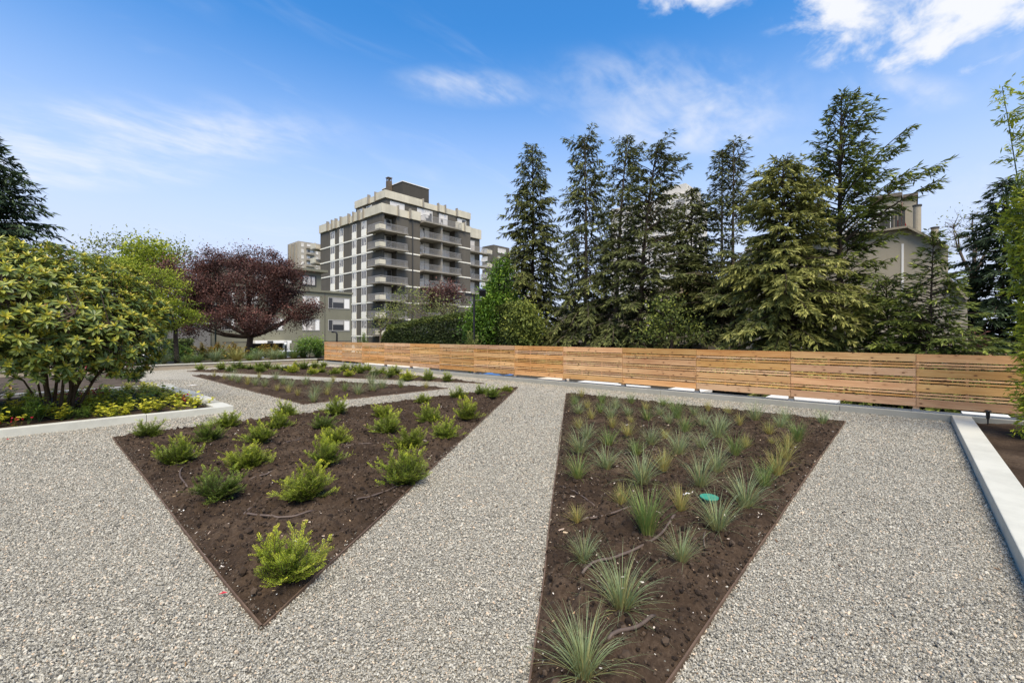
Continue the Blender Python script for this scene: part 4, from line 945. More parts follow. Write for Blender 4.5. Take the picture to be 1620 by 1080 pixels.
def conifer(name, label, px, Z, ytop, zb, Rm, mat, bark, seed, prof=None, nb=90, bare=.1, rise=.35, droop=.55, twig=1.0, gap=.0, flag=None, lean=0.0, cat='tree', group='conifers behind the fence', trunk_r=None, blade=.20, den=1.0, wob=.12, twist=None):
    g = np.random.default_rng(seed); x, y, _ = dp(px, HY, Z); zt = dp(px, ytop, Z)[2]; h = zt - zb
    e = empty(name, (x, y, zb), label, cat, group)
    s = np.linspace(0, 1, 14); off = np.stack([CA * lean * s ** 2, -SA * lean * s ** 2], 1) + np.stack([np.sin(s * 5 + seed) * wob * s, np.cos(s * 4 + seed) * wob * s], 1)
    T = np.column_stack([x + off[:, 0], y + off[:, 1], zb + h * s]); tr = trunk_r or h * .012
    part('trunk', MB().tube(T, np.linspace(tr, tr * .10, 14) , 8), bark, e, smooth=True)
    at = lambda u: np.array([np.interp(u, s, T[:, k]) for k in range(3)])
    prof = prof or (lambda u: (1 - u) ** .8)
    fol = MB(); wood = MB(); B = []; D = []; Nn = []; LN = []; TT = []
    for i in range(nb):
        u = bare + (1 - bare) * ((i + g.random()) / nb) ** 1.0; az = i * 2.399 + g.normal(0, .35)
        if gap and fbm(np.array([u * 9.0 + seed]), np.array([az * .7]), 2, seed)[0] < gap: continue
        L_ = Rm * prof(u) * g.uniform(.62, 1.15)
        rs = rise + .75 * u ** 3
        if flag is not None:
            k = math.cos(az - flag[0]); L_ *= 1 + flag[1] * k; rs += flag[2] * max(k, 0) - .15 * max(-k, 0)
        L_ = max(L_, .10 * Rm); P0 = at(min(u, .985)); out = np.array([math.cos(az), math.sin(az), 0.0]); side = np.array([-out[1], out[0], 0.0])
        q = np.linspace(0, 1, 6)[:, None]; dr = droop * (1 - .7 * u)
        C = P0 + out * L_ * q * math.cos(rs * .7) + np.array([0, 0, 1.0]) * L_ * (rs * q - dr * q ** 2)
        wood.tube(C, np.linspace(.012 * L_ + .008, .004, 6), 4, cap=False)
        m = max(5, int(L_ * 10.5 * twig * den)); sv = np.sort(g.uniform(.16, 1.0, m)); A = np.stack([np.interp(sv, q[:, 0], C[:, k]) for k in range(3)], 1)
        tl = (.10 + .30 * (1 - sv * .75)) * min(L_, 2.4) ** .75 * g.uniform(.6, 1.15, m)
        sg = np.where(np.arange(m) % 2 == 0, 1, -1); ph = g.uniform(.5, 1.05, m)
        td = out[None, :] * np.cos(ph)[:, None] + side[None, :] * (np.sin(ph) * sg)[:, None] + np.array([0, 0, 1.0]) * (rs * .35 - g.uniform(.15, .75, m) * (droop + .2))[:, None]
        td = unit(td); nb_ = np.maximum(4, (tl / blade * 6.5 * den).astype(int))
        rep = np.repeat(np.arange(m), nb_); tv = np.concatenate([(np.arange(k) + g.random()) / k for k in nb_])
        base = A[rep] + td[rep] * (tl[rep] * tv)[:, None] - np.array([0, 0, 1.0]) * (.18 * tl[rep] * tv ** 2)[:, None]
        bd = unit(td[rep] * .85 + g.normal(0, .27, (len(rep), 3)) + np.array([0, 0, -.42 * (droop + .1)]))
        B.append(base); D.append(bd); Nn.append(np.array([0, 0, 1.0]) + g.normal(0, .5, (len(rep), 3))); LN.append(blade * 1.25 * g.uniform(.55, 1.2, len(rep)))
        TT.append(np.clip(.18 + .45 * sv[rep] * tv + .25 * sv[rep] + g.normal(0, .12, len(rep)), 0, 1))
    # leader
    k = 40; u = g.uniform(.93, 1.0, k); B.append(np.array([at(v) for v in u])); D.append(unit(rdir(k, g) + np.array([0, 0, .9]))); Nn.append(rdir(k, g)); LN.append(np.full(k, blade * .8)); TT.append(np.full(k, .6))
    B, D, Nn, LN, TT = map(np.concatenate, (B, D, Nn, LN, TT))
    fol.kites(B, D, Nn, LN, LN * .23, TT, .08, .45)
    part('branches', wood, bark, e); part('crown', fol, mat, e)
    return e
sp = lambda lo, k=.8: (lambda u: min(1, (u + .12) / lo) * (1 - u) ** k if u < lo else (1 - u) ** k)
YB_ = -.4
C_ = conifer
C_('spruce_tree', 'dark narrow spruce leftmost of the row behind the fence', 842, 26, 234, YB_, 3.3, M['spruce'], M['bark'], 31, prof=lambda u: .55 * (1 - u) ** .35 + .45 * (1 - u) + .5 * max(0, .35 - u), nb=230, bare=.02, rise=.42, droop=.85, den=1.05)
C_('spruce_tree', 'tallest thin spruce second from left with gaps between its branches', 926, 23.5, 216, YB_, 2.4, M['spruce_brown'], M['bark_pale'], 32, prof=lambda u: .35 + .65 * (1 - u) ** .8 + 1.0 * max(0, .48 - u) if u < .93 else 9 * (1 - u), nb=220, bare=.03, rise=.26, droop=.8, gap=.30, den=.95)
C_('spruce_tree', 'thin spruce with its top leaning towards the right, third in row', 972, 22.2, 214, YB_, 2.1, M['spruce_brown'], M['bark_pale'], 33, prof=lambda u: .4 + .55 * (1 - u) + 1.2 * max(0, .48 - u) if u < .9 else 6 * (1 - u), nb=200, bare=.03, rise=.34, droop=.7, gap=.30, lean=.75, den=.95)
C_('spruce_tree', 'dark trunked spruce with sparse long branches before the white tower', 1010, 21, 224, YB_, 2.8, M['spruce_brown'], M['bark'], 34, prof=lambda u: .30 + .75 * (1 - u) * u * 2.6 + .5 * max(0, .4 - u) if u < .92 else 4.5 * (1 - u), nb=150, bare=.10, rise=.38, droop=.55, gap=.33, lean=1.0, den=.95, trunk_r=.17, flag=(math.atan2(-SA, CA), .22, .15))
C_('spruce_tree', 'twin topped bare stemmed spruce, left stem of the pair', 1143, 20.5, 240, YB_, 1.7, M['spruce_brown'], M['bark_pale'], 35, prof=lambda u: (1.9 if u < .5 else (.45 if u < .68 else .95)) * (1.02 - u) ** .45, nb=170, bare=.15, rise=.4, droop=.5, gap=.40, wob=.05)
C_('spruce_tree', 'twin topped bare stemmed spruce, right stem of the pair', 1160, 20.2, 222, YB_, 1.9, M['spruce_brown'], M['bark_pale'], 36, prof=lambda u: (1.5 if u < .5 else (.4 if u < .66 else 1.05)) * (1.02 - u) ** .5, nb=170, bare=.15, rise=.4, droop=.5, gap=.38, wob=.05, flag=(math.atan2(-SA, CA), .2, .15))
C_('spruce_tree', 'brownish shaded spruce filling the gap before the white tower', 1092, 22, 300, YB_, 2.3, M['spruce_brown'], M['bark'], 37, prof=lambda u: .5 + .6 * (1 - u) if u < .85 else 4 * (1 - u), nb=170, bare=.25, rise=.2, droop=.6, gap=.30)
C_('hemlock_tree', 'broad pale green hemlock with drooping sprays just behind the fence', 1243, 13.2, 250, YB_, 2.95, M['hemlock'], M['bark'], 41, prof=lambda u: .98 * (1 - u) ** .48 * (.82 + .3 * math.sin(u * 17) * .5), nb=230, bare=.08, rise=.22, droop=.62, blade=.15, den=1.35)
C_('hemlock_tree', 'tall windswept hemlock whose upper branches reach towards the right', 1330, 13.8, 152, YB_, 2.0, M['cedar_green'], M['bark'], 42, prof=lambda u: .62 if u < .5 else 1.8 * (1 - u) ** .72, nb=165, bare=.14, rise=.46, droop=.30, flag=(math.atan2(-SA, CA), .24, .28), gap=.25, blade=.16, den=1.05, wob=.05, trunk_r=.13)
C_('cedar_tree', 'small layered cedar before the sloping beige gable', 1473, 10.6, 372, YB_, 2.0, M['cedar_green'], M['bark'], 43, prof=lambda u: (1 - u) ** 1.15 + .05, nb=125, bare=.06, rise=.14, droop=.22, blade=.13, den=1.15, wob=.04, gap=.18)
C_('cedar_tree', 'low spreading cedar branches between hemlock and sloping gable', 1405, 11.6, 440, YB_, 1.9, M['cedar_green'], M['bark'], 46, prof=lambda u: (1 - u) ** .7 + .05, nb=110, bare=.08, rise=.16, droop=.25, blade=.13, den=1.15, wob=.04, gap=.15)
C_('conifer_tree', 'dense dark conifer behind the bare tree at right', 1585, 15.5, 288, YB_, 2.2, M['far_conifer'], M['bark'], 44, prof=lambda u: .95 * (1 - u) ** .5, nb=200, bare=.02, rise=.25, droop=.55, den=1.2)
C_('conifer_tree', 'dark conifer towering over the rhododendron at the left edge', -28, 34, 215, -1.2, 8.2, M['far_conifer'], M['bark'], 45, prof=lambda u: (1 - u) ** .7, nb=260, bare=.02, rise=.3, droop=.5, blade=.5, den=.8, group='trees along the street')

def broadleaf(name, label, base, fork, blobs, ncl, nleaf, ls, mat, bark, seed, sig=.35, trunk_r=.15, cat='tree', group=None, flat=1.0, wratio=.62, shell=.5, limb_r=.4, trunks=None):
    """blobs: (px, py, Z, rx_px, ry_px) parts of the crown"""
    g = np.random.default_rng(seed); base = np.array(base, float); fork = np.array(fork, float)
    e = empty(name, tuple(base), label, cat, group)
    cl = []; cent = []
    wts = np.array([b[3] * b[4] for b in blobs], float); wts /= wts.sum()
    for b, w in zip(blobs, wts):
        c = np.array(dp(b[0], b[1], b[2])); rx, ry = b[3] * b[2] / F, b[4] * b[2] / F; cent.append(c); n = max(3, int(ncl * w))
        d = unit(g.normal(size=(n, 3))) * (g.random((n, 1)) ** (1 / 3) * (1 - shell) + shell) * g.uniform(.82, 1.08, (n, 1))
        cl.append(c + np.outer(d[:, 0] * rx, [CA, -SA, 0]) + np.outer(d[:, 1] * rx * .9, [SA, CA, 0]) + np.outer(d[:, 2] * ry, [0, 0, 1]))
    cl = np.concatenate(cl); tm = MB(); s = np.linspace(0, 1, 6)[:, None]
    tm.tube(base + (fork - base) * s + g.normal(0, trunk_r * .25, (6, 3)) * np.sin(s * 3.14), np.linspace(trunk_r * 1.15, trunk_r * .85, 6), 9); nodes = [fork]
    for c in cent:
        for k in range(2):
            t_ = c + g.normal(0, .25, 3) * np.linalg.norm(c - fork) * .3; s8 = np.linspace(0, 1, 8)[:, None]
            P = fork + (t_ - fork) * s8 + np.array([0, 0, -1]) * np.sin(s8 * 3.14) * .08 * np.linalg.norm(t_ - fork) + g.normal(0, .06, (8, 3)) * s8
            tm.tube(P, np.linspace(trunk_r * .62, trunk_r * .14, 8), 6); nodes += list(P[2:])
    nodes = np.array(nodes); bm_ = MB()
    for c in cl:
        n_ = nodes[np.argmin(((nodes - c) ** 2).sum(1) + .4 * (nodes[:, 2] > c[2]))]
        bm_.tube([n_, (n_ + c) / 2 + g.normal(0, .12, 3), c], [trunk_r * .12, trunk_r * .07, trunk_r * .025], 4, cap=False)
    n = len(cl) * nleaf; rep = np.repeat(np.arange(len(cl)), nleaf); k = g.normal(0, 1, (n, 3)) * np.array([sig, sig, sig * flat]) * g.uniform(.6, 1.3, len(cl))[rep][:, None]
    P = cl[rep] + k; ctr = cl.mean(0)
    d = unit(g.normal(size=(n, 3)) + np.array([0, 0, -.25])); nn = unit(g.normal(size=(n, 3)) + np.array([0, 0, 1.1]))
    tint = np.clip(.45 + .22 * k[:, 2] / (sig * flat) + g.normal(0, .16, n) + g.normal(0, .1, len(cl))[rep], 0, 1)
    fm = MB(); l = ls * g.uniform(.6, 1.25, n); fm.kites(P, d, nn, l, l * wratio, tint, .1, .5)
    part('trunk', tm, bark, e, smooth=True); part('branches', bm_, bark, e); part('crown', fm, mat, e)
    return e
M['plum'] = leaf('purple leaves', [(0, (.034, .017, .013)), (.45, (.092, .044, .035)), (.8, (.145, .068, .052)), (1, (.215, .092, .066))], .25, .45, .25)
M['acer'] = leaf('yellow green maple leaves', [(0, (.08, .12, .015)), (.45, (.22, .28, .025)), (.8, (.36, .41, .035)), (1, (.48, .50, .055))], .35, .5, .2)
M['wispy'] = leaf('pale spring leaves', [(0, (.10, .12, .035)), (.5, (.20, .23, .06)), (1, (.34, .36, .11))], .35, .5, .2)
M['arbor'] = leaf('bright arborvitae sprays', [(0, (.020, .05, .008)), (.45, (.07, .145, .016)), (.8, (.14, .25, .025)), (1, (.24, .35, .04))], .25, .5, .25)
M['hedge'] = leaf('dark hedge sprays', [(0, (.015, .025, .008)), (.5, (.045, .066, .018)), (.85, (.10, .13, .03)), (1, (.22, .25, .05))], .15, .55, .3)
mb_ = dp(393, 560, 33); gz = -.75
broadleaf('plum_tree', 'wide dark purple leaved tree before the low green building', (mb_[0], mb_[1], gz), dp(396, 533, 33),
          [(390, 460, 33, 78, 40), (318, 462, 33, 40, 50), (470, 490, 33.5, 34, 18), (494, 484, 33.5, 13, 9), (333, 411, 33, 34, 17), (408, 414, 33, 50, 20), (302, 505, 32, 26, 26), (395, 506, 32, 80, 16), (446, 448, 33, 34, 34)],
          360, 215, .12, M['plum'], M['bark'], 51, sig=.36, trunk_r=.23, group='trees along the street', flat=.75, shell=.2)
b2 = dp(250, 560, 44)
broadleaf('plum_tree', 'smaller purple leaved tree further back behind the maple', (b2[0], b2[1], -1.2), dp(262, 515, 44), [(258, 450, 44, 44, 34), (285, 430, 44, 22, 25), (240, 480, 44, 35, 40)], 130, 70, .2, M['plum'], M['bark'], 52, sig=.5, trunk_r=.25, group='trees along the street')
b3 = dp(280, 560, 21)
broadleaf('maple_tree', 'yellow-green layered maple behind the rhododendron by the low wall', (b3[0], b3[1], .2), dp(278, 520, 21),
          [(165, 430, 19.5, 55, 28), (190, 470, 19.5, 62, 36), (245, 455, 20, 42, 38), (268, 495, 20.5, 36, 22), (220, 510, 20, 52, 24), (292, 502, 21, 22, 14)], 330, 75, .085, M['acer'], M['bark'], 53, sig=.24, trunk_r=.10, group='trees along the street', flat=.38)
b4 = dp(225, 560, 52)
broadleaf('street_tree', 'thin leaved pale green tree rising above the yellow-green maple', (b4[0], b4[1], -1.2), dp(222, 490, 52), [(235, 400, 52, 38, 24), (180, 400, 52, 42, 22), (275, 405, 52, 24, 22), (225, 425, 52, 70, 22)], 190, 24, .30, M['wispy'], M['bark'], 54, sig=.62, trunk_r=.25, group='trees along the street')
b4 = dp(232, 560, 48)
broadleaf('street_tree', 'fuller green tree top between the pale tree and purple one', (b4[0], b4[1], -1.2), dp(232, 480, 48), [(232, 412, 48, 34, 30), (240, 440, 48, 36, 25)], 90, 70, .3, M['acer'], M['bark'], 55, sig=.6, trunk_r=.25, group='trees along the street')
b5 = dp(490, 566, 25.6)
broadleaf('young_tree', 'small round green tree on a thin stem beside the fence end', (b5[0], b5[1], .2), dp(491, 551, 25.6), [(491, 545, 25.6, 20, 9), (478, 548, 25.6, 9, 6), (503, 549, 25.6, 9, 7)], 60, 60, .09, M['fresh_leaf'], M['bark'], 56, sig=.14, trunk_r=.025, group='trees along the street')
# trees and shrubs round the tower foot
b6 = dp(700, 545, 46)
broadleaf('plum_tree', 'purple tree crown in front of the tower balconies', (b6[0], b6[1], -1.4), dp(702, 500, 46), [(705, 466, 46, 30, 14), (690, 474, 46, 22, 10)], 60, 60, .2, M['plum'], M['bark'], 57, sig=.42, trunk_r=.2, group='trees at the tower foot')
b7 = dp(690, 545, 38)
broadleaf('bare_tree', 'half bare greenish tree above the hedge before the tower', (b7[0], b7[1], -1.0), dp(690, 510, 38), [(665, 482, 38, 34, 18), (705, 490, 38, 40, 14), (640, 480, 38, 20, 24)], 130, 14, .16, M['wispy'], M['bark_pale'], 58, sig=.42, trunk_r=.14, group='trees at the tower foot')
b8 = dp(600, 545, 40)
broadleaf('bare_tree', 'pale thin leaved shrub tree at the left end of the hedge', (b8[0], b8[1], -1.0), dp(602, 525, 40), [(602, 508, 40, 18, 14), (620, 495, 40, 16, 14)], 50, 20, .16, M['wispy'], M['bark_pale'], 59, sig=.4, trunk_r=.1, group='trees at the tower foot')
def column_tree(label, px, Z, ytop, rpx, seed, mat=None, zb=-.35, n=9000, ls=.16, name='arborvitae', group='arborvitae by the hedge', pw=.55, cat='tree'):
    g = np.random.default_rng(seed); x, y, _ = dp(px, HY, Z); zt = dp(px, ytop, Z)[2]; h = zt - zb; R_ = rpx * Z / F
    e = empty(name, (x, y, zb), label, cat, group)
    part('trunk', MB().tube([(x, y, zb), (x, y, zb + h * .5), (x + .05, y, zb + h * .96)], [.09, .06, .01], 7), M['bark'], e)
    u = g.random(n) ** 1.25; az = g.uniform(0, 6.28, n); lump = .55 + .85 * fbm(az * 2.2 + seed, u * 8, 3, seed)
    r_ = R_ * np.minimum(1, (1 - u) / .85 + .03) ** pw * lump * (1 - .30 * g.random(n) ** 2); d = np.stack([np.cos(az), np.sin(az), np.zeros(n)], 1)
    P = np.array([x, y, zb]) + d * r_[:, None] + np.outer(u * h, [0, 0, 1.0]); l = ls * g.uniform(.6, 1.3, n)
    MBx = MB().kites(P, unit(d * .55 + np.array([0, 0, .75]) + g.normal(0, .35, (n, 3))), unit(d + g.normal(0, .5, (n, 3))), l, l * .5, np.clip(.30 + .35 * (lump - .55) / .85 + .2 * u + g.normal(0, .16, n), 0, 1), .08, .5)
    part('crown', MBx, mat or M['arbor'], e); return e
for lab, px, Z, bl, mt, sd_ in (('tall bright green arborvitae mass beside the lamp post', 795, 24.5, [(795, 428, 24.5, 13, 20), (792, 460, 24.5, 22, 30), (788, 500, 24.5, 32, 36)], 'arbor', 71),
        ('lower bright arborvitae between lamp post and tall one', 766, 24.0, [(766, 492, 24, 14, 26), (762, 520, 24, 22, 28)], 'arbor', 72),
        ('dark green cedar bush at the foot of the narrow spruce', 835, 22.5, [(828, 520, 22.5, 24, 34)], 'cedar_green', 73)):
    b = dp(px, 550, Z); broadleaf('arborvitae', lab, (b[0], b[1], -.35), dp(px, 535, Z), bl, 190, 55, .17, M[mt], M['bark'], sd_, sig=.26, trunk_r=.1, group='arborvitae by the hedge', shell=.45, wratio=.4)
# hedge
g = np.random.default_rng(80); hx = 17.0; y1, y2 = on_x(604, hx), on_x(812, hx)
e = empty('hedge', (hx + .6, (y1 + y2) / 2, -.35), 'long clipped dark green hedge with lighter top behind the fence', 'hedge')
part('stems', MB().box(hx + .35, hx + 1.0, min(y1, y2) + .3, max(y1, y2) - .3, -.35, 1.6), plain('hedge inner shade', (.02, .022, .012), .95, .05, .2, 3), e)  # solid dark block, its colour stands in for shade deep in the hedge
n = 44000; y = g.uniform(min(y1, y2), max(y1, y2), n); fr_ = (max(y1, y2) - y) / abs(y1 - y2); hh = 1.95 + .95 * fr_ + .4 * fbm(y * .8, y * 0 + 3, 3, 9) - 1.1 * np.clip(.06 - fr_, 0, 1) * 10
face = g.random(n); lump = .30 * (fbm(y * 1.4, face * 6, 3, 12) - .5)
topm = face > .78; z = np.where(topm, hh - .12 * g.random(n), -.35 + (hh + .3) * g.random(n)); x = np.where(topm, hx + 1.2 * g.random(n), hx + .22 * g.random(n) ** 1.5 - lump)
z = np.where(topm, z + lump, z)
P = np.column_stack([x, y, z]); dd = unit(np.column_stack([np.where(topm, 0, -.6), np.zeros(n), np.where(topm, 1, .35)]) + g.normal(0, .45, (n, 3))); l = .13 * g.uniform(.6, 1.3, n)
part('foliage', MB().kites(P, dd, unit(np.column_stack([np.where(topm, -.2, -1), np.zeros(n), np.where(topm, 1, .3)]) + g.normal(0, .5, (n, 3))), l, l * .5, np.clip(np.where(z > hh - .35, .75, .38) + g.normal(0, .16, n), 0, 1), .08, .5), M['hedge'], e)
# hedge end face (towards the far side is hidden); shrub end
n = 4000; x = hx + 1.2 * g.random(n); z = -.35 + 3.1 * g.random(n); yv = max(y1, y2) + .1 * g.random(n)
# bare tree at right
b9 = dp(1543, 560, 22)
broadleaf('bare_tree', 'leafless branching tree against the sky left of dark conifer', (b9[0], b9[1], -.4), dp(1540, 440, 22), [(1535, 372, 22, 40, 42), (1510, 360, 22, 20, 30), (1555, 350, 22, 22, 24)], 150, 3, .10, M['wispy'], M['bark_pale'], 81, sig=.25, trunk_r=.14, group='trees by the beige house')
# bright feathery tree at the right edge, in the corner bed
tx, ty, _ = dp(1672, HY, 6.1)
e = empty('feathery_tree', (tx, ty, .02), 'bright yellow-green feathery tree cut by the right picture edge', 'tree')
g = np.random.default_rng(90); st = MB(); B = []; D = []; T = []
for k in range(24):
    az = k * 2.399; r1 = g.uniform(.10, .50); hgt = g.uniform(3.2, 5.4); s = np.linspace(0, 1, 9)[:, None]
    P = np.array([tx + .12 * math.cos(az), ty + .12 * math.sin(az), .0]) + np.array([0, 0, hgt]) * s + np.array([math.cos(az), math.sin(az), 0]) * r1 * s ** 1.5
    st.tube(P, np.linspace(.018, .004, 9), 5, cap=False)
    for q in range(130):
        u = g.uniform(.05, 1.0) ** 1.25; c = np.array([np.interp(u, s[:, 0], P[:, a]) for a in range(3)]); a2 = g.uniform(0, 6.28); l = g.uniform(.12, .34) * (1.15 - .6 * u)
        tip = c + np.array([math.cos(a2) * l, math.sin(a2) * l, -.05 * l + g.uniform(-.05, .12)]); m = 11; uu = g.uniform(.1, 1, m)[:, None]
        B.append(c + (tip - c) * uu + g.normal(0, .018, (m, 3))); D.append(unit((tip - c) / l * .8 + g.normal(0, .5, (m, 3)) + np.array([0, 0, -.35]))); T.append(np.clip(.55 + .35 * uu[:, 0] + g.normal(0, .12, m), 0, 1))
        st.tube([c, tip], [.003, .0015], 3, cap=False)
B, D, T = map(np.concatenate, (B, D, T)); n = len(B)
part('stems', st, M['green_stem'], e); part('crown', MB().kites(B, D, unit(g.normal(size=(n, 3)) + np.array([0, 0, 1])), g.uniform(.055, .10, n), g.uniform(.015, .026, n), T, .05, .4), M['acer'], e)

# ---- planting on the slope beyond the low wall
def slope_z(x, y): return .19 if y < 28 else .19 - (y - 28) / 10.6 * 1.36
NAND = [leafy(900 + k, 46, .75, .75, 26, .10, .05, M['nandina_leaf'], M['yew_stem'], -.05) for k in range(3)]
GREY = [leafy(920 + k, 40, .6, .8, 24, .08, .04, M['fresh_leaf'], M['yew_stem'], -.1) for k in range(2)]
def big_tuft(kind, seed): return tuft_mesh(kind, 420, .62, .6, .9, seed, .012)
BT = {'b': big_tuft('b', 61), 'g': big_tuft('g', 62), 'y': big_tuft('y', 63)}
SLOPE = [(320, 27.5, 'n', 1.2, 'rust and green shrub left of the purple tree trunk'), (345, 28.5, 'n', 1.3, 'second rust coloured shrub left of the trunk'), (370, 29.0, 'n', 1.35, 'rust coloured shrub directly beside the purple tree trunk'),
 (420, 28.8, 'n', 1.2, 'rust coloured shrub right of the purple tree trunk'), (436, 27.6, 'n', 1.1, 'rust shrub in front of the white car'), (403, 27.0, 'f', 1.1, 'green shrub at the foot of the purple tree'),
 (300, 29.5, 'f', 1.5, 'dark green rounded shrub near the maple trunk'), (284, 28.2, 'f', 1.5, 'green shrub just right of the rhododendron leaves'), (352, 32, 'f', 1.6, 'tall green shrub behind the rust ones'), (330, 32, 'f', 1.6, 'tall green shrub beside the thin street pole'), (383, 33, 'f', 1.3, 'green shrub hidden behind the rust shrub'),
 (341, 26.0, 'b', 1.25, 'large blue-green grass mound below the rust shrubs'), (375, 25.8, 'y', 1.35, 'yellow grass mound on top of the low wall'), (408, 25.9, 'b', 1.15, 'blue-green grass mound right of the yellow one'), (432, 25.6, 'b', 1.2, 'blue-green grass mound in front of the white car'),
 (312, 25.4, 'g', .95, 'low green grass behind the wall near the maple'), (295, 25.2, 'g', .9, 'low grass clump leftmost on the wall'), (465, 26.2, 'g', 1.3, 'green grass mound right of the bollard light'), (480, 26.6, 'g', 1.3, 'grass mound left of the round tree stem'), (503, 26.4, 'g', 1.3, 'grass mound right of the round tree stem'), (512, 27.5, 'f', 1.0, 'green shrub at the fence end'), (445, 26.0, 'g', 1.0, 'short grass clump left of the bollard'), (395, 25.2, 'g', .8, 'short grass between yellow and blue mounds'), (257, 25.6, 'b', 1.3, 'greyish grass mound left of the wall opening')]
for px, uy, kd_, s_, lab in SLOPE:
    x = on_y(px, uy); c = (x, uy, slope_z(x, uy) - .02)
    if kd_ in 'nf': plant('slope_shrub', random.choice(NAND if kd_ == 'n' else GREY), c, lab, 'shrub', 'shrubs beyond the low wall', s_)
    else:
        o = link('grass_mound', BT[kd_], loc=c); o.rotation_euler = (0, 0, random.uniform(0, 6.28)); o.scale = (s_,) * 3; tag(o, lab, 'grass', 'grass mounds beyond the low wall')
hx0, hx1 = on_y(262, 33), on_y(303, 33); g = np.random.default_rng(95); n = 5000
e = empty('clipped_bush', ((hx0 + hx1) / 2, 33, -.5), 'dark flat topped clipped bush under the maple branches', 'bush')
P = np.column_stack([g.uniform(min(hx0, hx1), max(hx0, hx1), n), 33 + g.uniform(-.7, .7, n), -.5 + 1.75 * g.random(n) ** .7])
part('foliage', MB().kites(P, rdir(n, g, .5), rdir(n, g, 1), .13, .07, np.clip(g.normal(.35, .15, n) + .25 * (P[:, 2] > 1), 0, 1)), M['hedge'], e)
# small plants peeking over the fence
for px, py, Z, s_, lab in ((743, 543, 21, 1.0, 'pale yellow shrub tip showing above the fence by the lamp post'), (575, 542, 30, 1.1, 'green sprig showing above the fence before the tower')):
    c = dp(px, py, Z); plant('leafy_shrub', leafy(int(px), 40, 1.9 * s_, .25, 30, .11, .06, M['wispy'] if px > 700 else M['fresh_leaf'], M['green_stem']), (c[0], c[1], -.33), lab, 'shrub', 'shrubs behind the fence', 1.0 if px > 700 else .9)
for px, Z, s_, lab in ((1560, 10.2, .8, 'pale green shrub over the fence before the purple one'), (1590, 9.6, .85, 'pale green shrub over the fence near the picture edge'), (1535, 11.0, .7, 'small pale shrub over the fence at the gable corner')):
    c = dp(px, 540, Z); plant('leafy_shrub', leafy(int(px), 40, 1.75 * s_, .35, 30, .09, .05, M['grey_leaf'], M['green_stem']), (c[0], c[1], -.33), lab, 'shrub', 'shrubs behind the fence', 1.0)
c = dp(1548, 540, 13); plant('purple_shrub', leafy(333, 60, 1.9, .5, 30, .12, .07, M['plum'], M['bark']), (c[0], c[1], -.33), 'dark purple shrub in the shade beside the beige gable', 'shrub')
c = dp(1065, 540, 17.5); broadleaf('small_tree', 'small green leaved tree before the beige wall between dark trunks', (c[0], c[1], -.35), dp(1062, 530, 17.5), [(1065, 505, 17.5, 36, 14), (1040, 528, 17.5, 30, 10), (1090, 525, 17.5, 28, 10), (1050, 480, 17.5, 16, 12)], 80, 26, .12, M['cedar_green'], M['bark'], 97, sig=.28, trunk_r=.07, group='trees by the beige house', flat=.5)

# ================================================================== buildings
M['st_dark'] = stucco('dark grey brown stucco', (.118, .107, .087), .2)
M['st_green'] = stucco('grey green stucco', (.185, .180, .130), .15)
M['st_beige'] = stucco('beige stucco', (.35, .315, .24), .14)
M['cream'] = stucco('cream panel', (.86, .83, .71), .05, .6)
M['parapet'] = stucco('stained concrete parapet', (.58, .54, .42), .26, .5)
M['slab'] = stucco('balcony concrete', (.30, .275, .225), .25, .5)
M['white'] = plain('white paint', (.74, .73, .68), .6, .3, .06, 2)
M['frame_dark'] = plain('dark window frame', (.05, .048, .042), .5, .4, .1, 5)
M['frame_grey'] = plain('grey window frame', (.35, .34, .31), .5, .4, .1, 5)
M['rail'] = plain('grey railing', (.30, .29, .27), .5, .4, .1, 5)
def glass_mat(name, curtain, dark, frac, scale):
    m, t, p = base_mat(name, .12, .5)
    n = tnoise(t, scale, 2, .5); oi = N(t, 'ShaderNodeObjectInfo')
    k = math_node(t, 'ADD', math_node(t, 'MULTIPLY', n, .5), math_node(t, 'MULTIPLY', oi.outputs['Random'], .5))
    L(t, ramp(t, k, [(frac - .02, curtain), (frac + .02, dark)]), p.inputs['Base Color']); return m
M['glass_curtain'] = glass_mat('curtained glass', (.62, .58, .52), (.30, .28, .25), .66, .8)
M['glass_mixed'] = glass_mat('half curtained glass', (.74, .70, .63), (.07, .068, .062), .62, .7)
M['glass_strip'] = glass_mat('half blinded glass', (.50, .47, .41), (.16, .15, .135), .42, 1.6)
M['glass_dark'] = glass_mat('dark glass', (.03, .03, .03), (.015, .015, .016), .5, .7)
